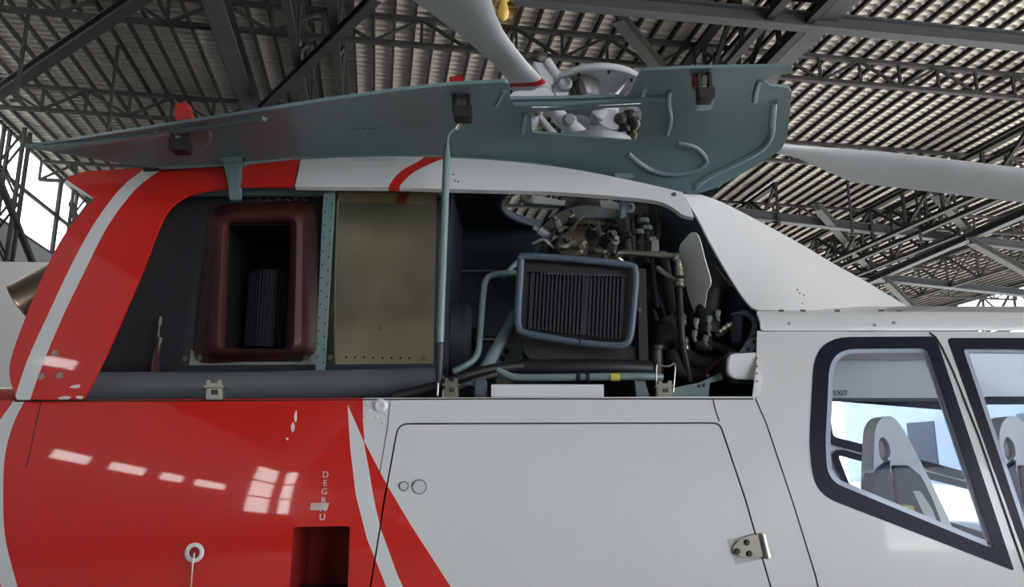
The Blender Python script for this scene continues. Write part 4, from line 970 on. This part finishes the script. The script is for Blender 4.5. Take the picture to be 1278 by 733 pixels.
# links seen through the intake cut-out
tube('pitch_link', [(690,132,3.0),(700,148,2.98),(722,166,2.96),(736,182,2.95)], .032, M['rwhite'], seg=16)
tube('pitch_link', [(668,140,3.0),(692,168,2.97),(704,178,2.96)], .014, M['rwhite'], seg=12)
tube('pitch_link', [(660,160,3.02),(668,150,3.0),(672,138,3.0)], .022, M['rwhite'], seg=12)
mk('link_bearing', [lathe(at(711, 150, 2.94), NEG, [(.03, -.03), (.03, 0), (.02, .012), (0, .013)], 20)], M['cast'], heli)
mk('link_end', [lathe(at(671, 139, 2.96), NEG, [(.014, -.02), (.014, .01), (.008, .012), (0, .012)], 12)], M['brass'], heli)
swp = at(742, 168, 3.05)
mk('swash_plate', [lathe((mx_ + .05, 3.08, swp.z - .06), (0, 0, 1), [(.07, -.10), (.16, -.08), (.19, -.03), (.19, .01), (.15, .03), (.12, .06), (.06, .07)], 36)], M['cast'], heli)
mk('swash_arm', [prism(rounded([(735,138),(762,134),(778,142),(784,158),(768,166),(748,158)], 8, 4), 2.96, .06, .012)], M['bluegrey'], heli)
mk('swash_bracket', [prism(rounded([(742,144),(752,136),(760,137),(752,150)], 2, 2), 2.94, .02, .003)], M['rwhite'], heli)
for x, y, r, m in ((776,148,.03,'darksteel'),(786,143,.028,'black'),(792,152,.026,'darksteel'),(780,160,.024,'black'),(790,168,.018,'brass'),(784,139,.012,'steel')):
    mk('swash_joint', [lathe(at(x, y, 2.96), (.3, -1, .3), [(r, -.04), (r, 0), (r * .7, .012), (r * .4, .02), (0, .02)], 14)], M[m], heli)
mk('scissor_link', [prism([(764,166),(782,162),(784,176),(766,176)], 2.95, .04, .004)], M['cast'], heli)

# --- exhaust, tail boom, underside, skids
ea, eb = at(25, 379, 2.95), at(112, 333, 3.0)
dv = (eb - ea)
mk('exhaust_pipe', [lathe(ea, dv, [(.076, 0), (.079, 0), (.081, .004), (.079, .01), (.084, dv.length), (.080, dv.length), (.075, .01)], 36)], M['exhaust'], heli)
tb = [(Vector((-1.42, YC, 1.44)), .30), (Vector((-1.8, YC, 1.46)), .30), (Vector((-3.0, YC, 1.56)), .24), (Vector((-6.0, YC, 1.75)), .15)]
mk('tail_boom', [tubeg([p for p, _ in tb], [r for _, r in tb], 28, 6)], M['red'], heli, 60)
bl = at(640, 860, 2.40).z
prof = [(2.43, bl + .02), (2.47, bl - .12), (2.62, bl - .24), (YC, bl - .28), (2*YC - 2.62, bl - .24), (2*YC - 2.47, bl - .12), (2*YC - 2.43, bl + .02)]
V_, F_ = [], []
for x in (-1.9, 1.97):
    for y, z in prof: V_.append(Vector((x, y, z)))
for k in range(6): F_.append((k, k+1, 7 + k + 1, 7 + k))
mk('belly_panel', [fixn(V_, F_)], M['white'], heli)
# rounded nose: painted chin below, clear canopy above
nz0, nz1 = bl - .26, zr + .08
for nm, m, k0, k1 in (('nose_shell', M['white'], 0, 12), ('canopy_glass', M['cabinglass'], 12, 24)):
    V_, F_ = [], []; n_ = 13
    for i in range(9):
        t = i / 8; sc = math.cos(t * math.pi / 2 * .96) ** .7; x = 1.97 + 1.05 * math.sin(t * math.pi / 2)
        for k in range(n_):
            a = 2 * math.pi * (k0 + k) / 24 - math.pi; ca, sa = math.cos(a), math.sin(a)
            if k0 == 0 and k in (0, 12): sa = 0
            zm = lerp(1.12, 1.02, t); hz = (nz1 - 1.12) if sa > 0 else (1.12 - nz0)
            V_.append(Vector((x, YC + .675 * sc * math.copysign(abs(ca) ** .6, ca), zm + hz * sc * math.copysign(abs(sa) ** .7, sa))))
    for i in range(8):
        for k in range(n_ - 1): F_.append((i*n_ + k, i*n_ + k + 1, (i+1)*n_ + k + 1, (i+1)*n_ + k))
    mk(nm, [fixn(V_, F_)], m, heli, 50)
for s in (-1, 1):
    yy = YC + s * 1.0
    mk('landing_skid', [tubeg([(-1.6, yy, .05), (1.9, yy, .05), (2.25, yy, .10), (2.4, yy, .22)], .045, 14, 4)], M['pipegrey'], heli)
for x in (-.9, 1.3):
    mk('cross_tube', [tubeg([(x, YC - 1.0, .08), (x, YC - .8, .42), (x, YC - .4, bl - .18), (x, YC + .4, bl - .18), (x, YC + .8, .42), (x, YC + 1.0, .08)], .035, 12, 5)], M['pipegrey'], heli)
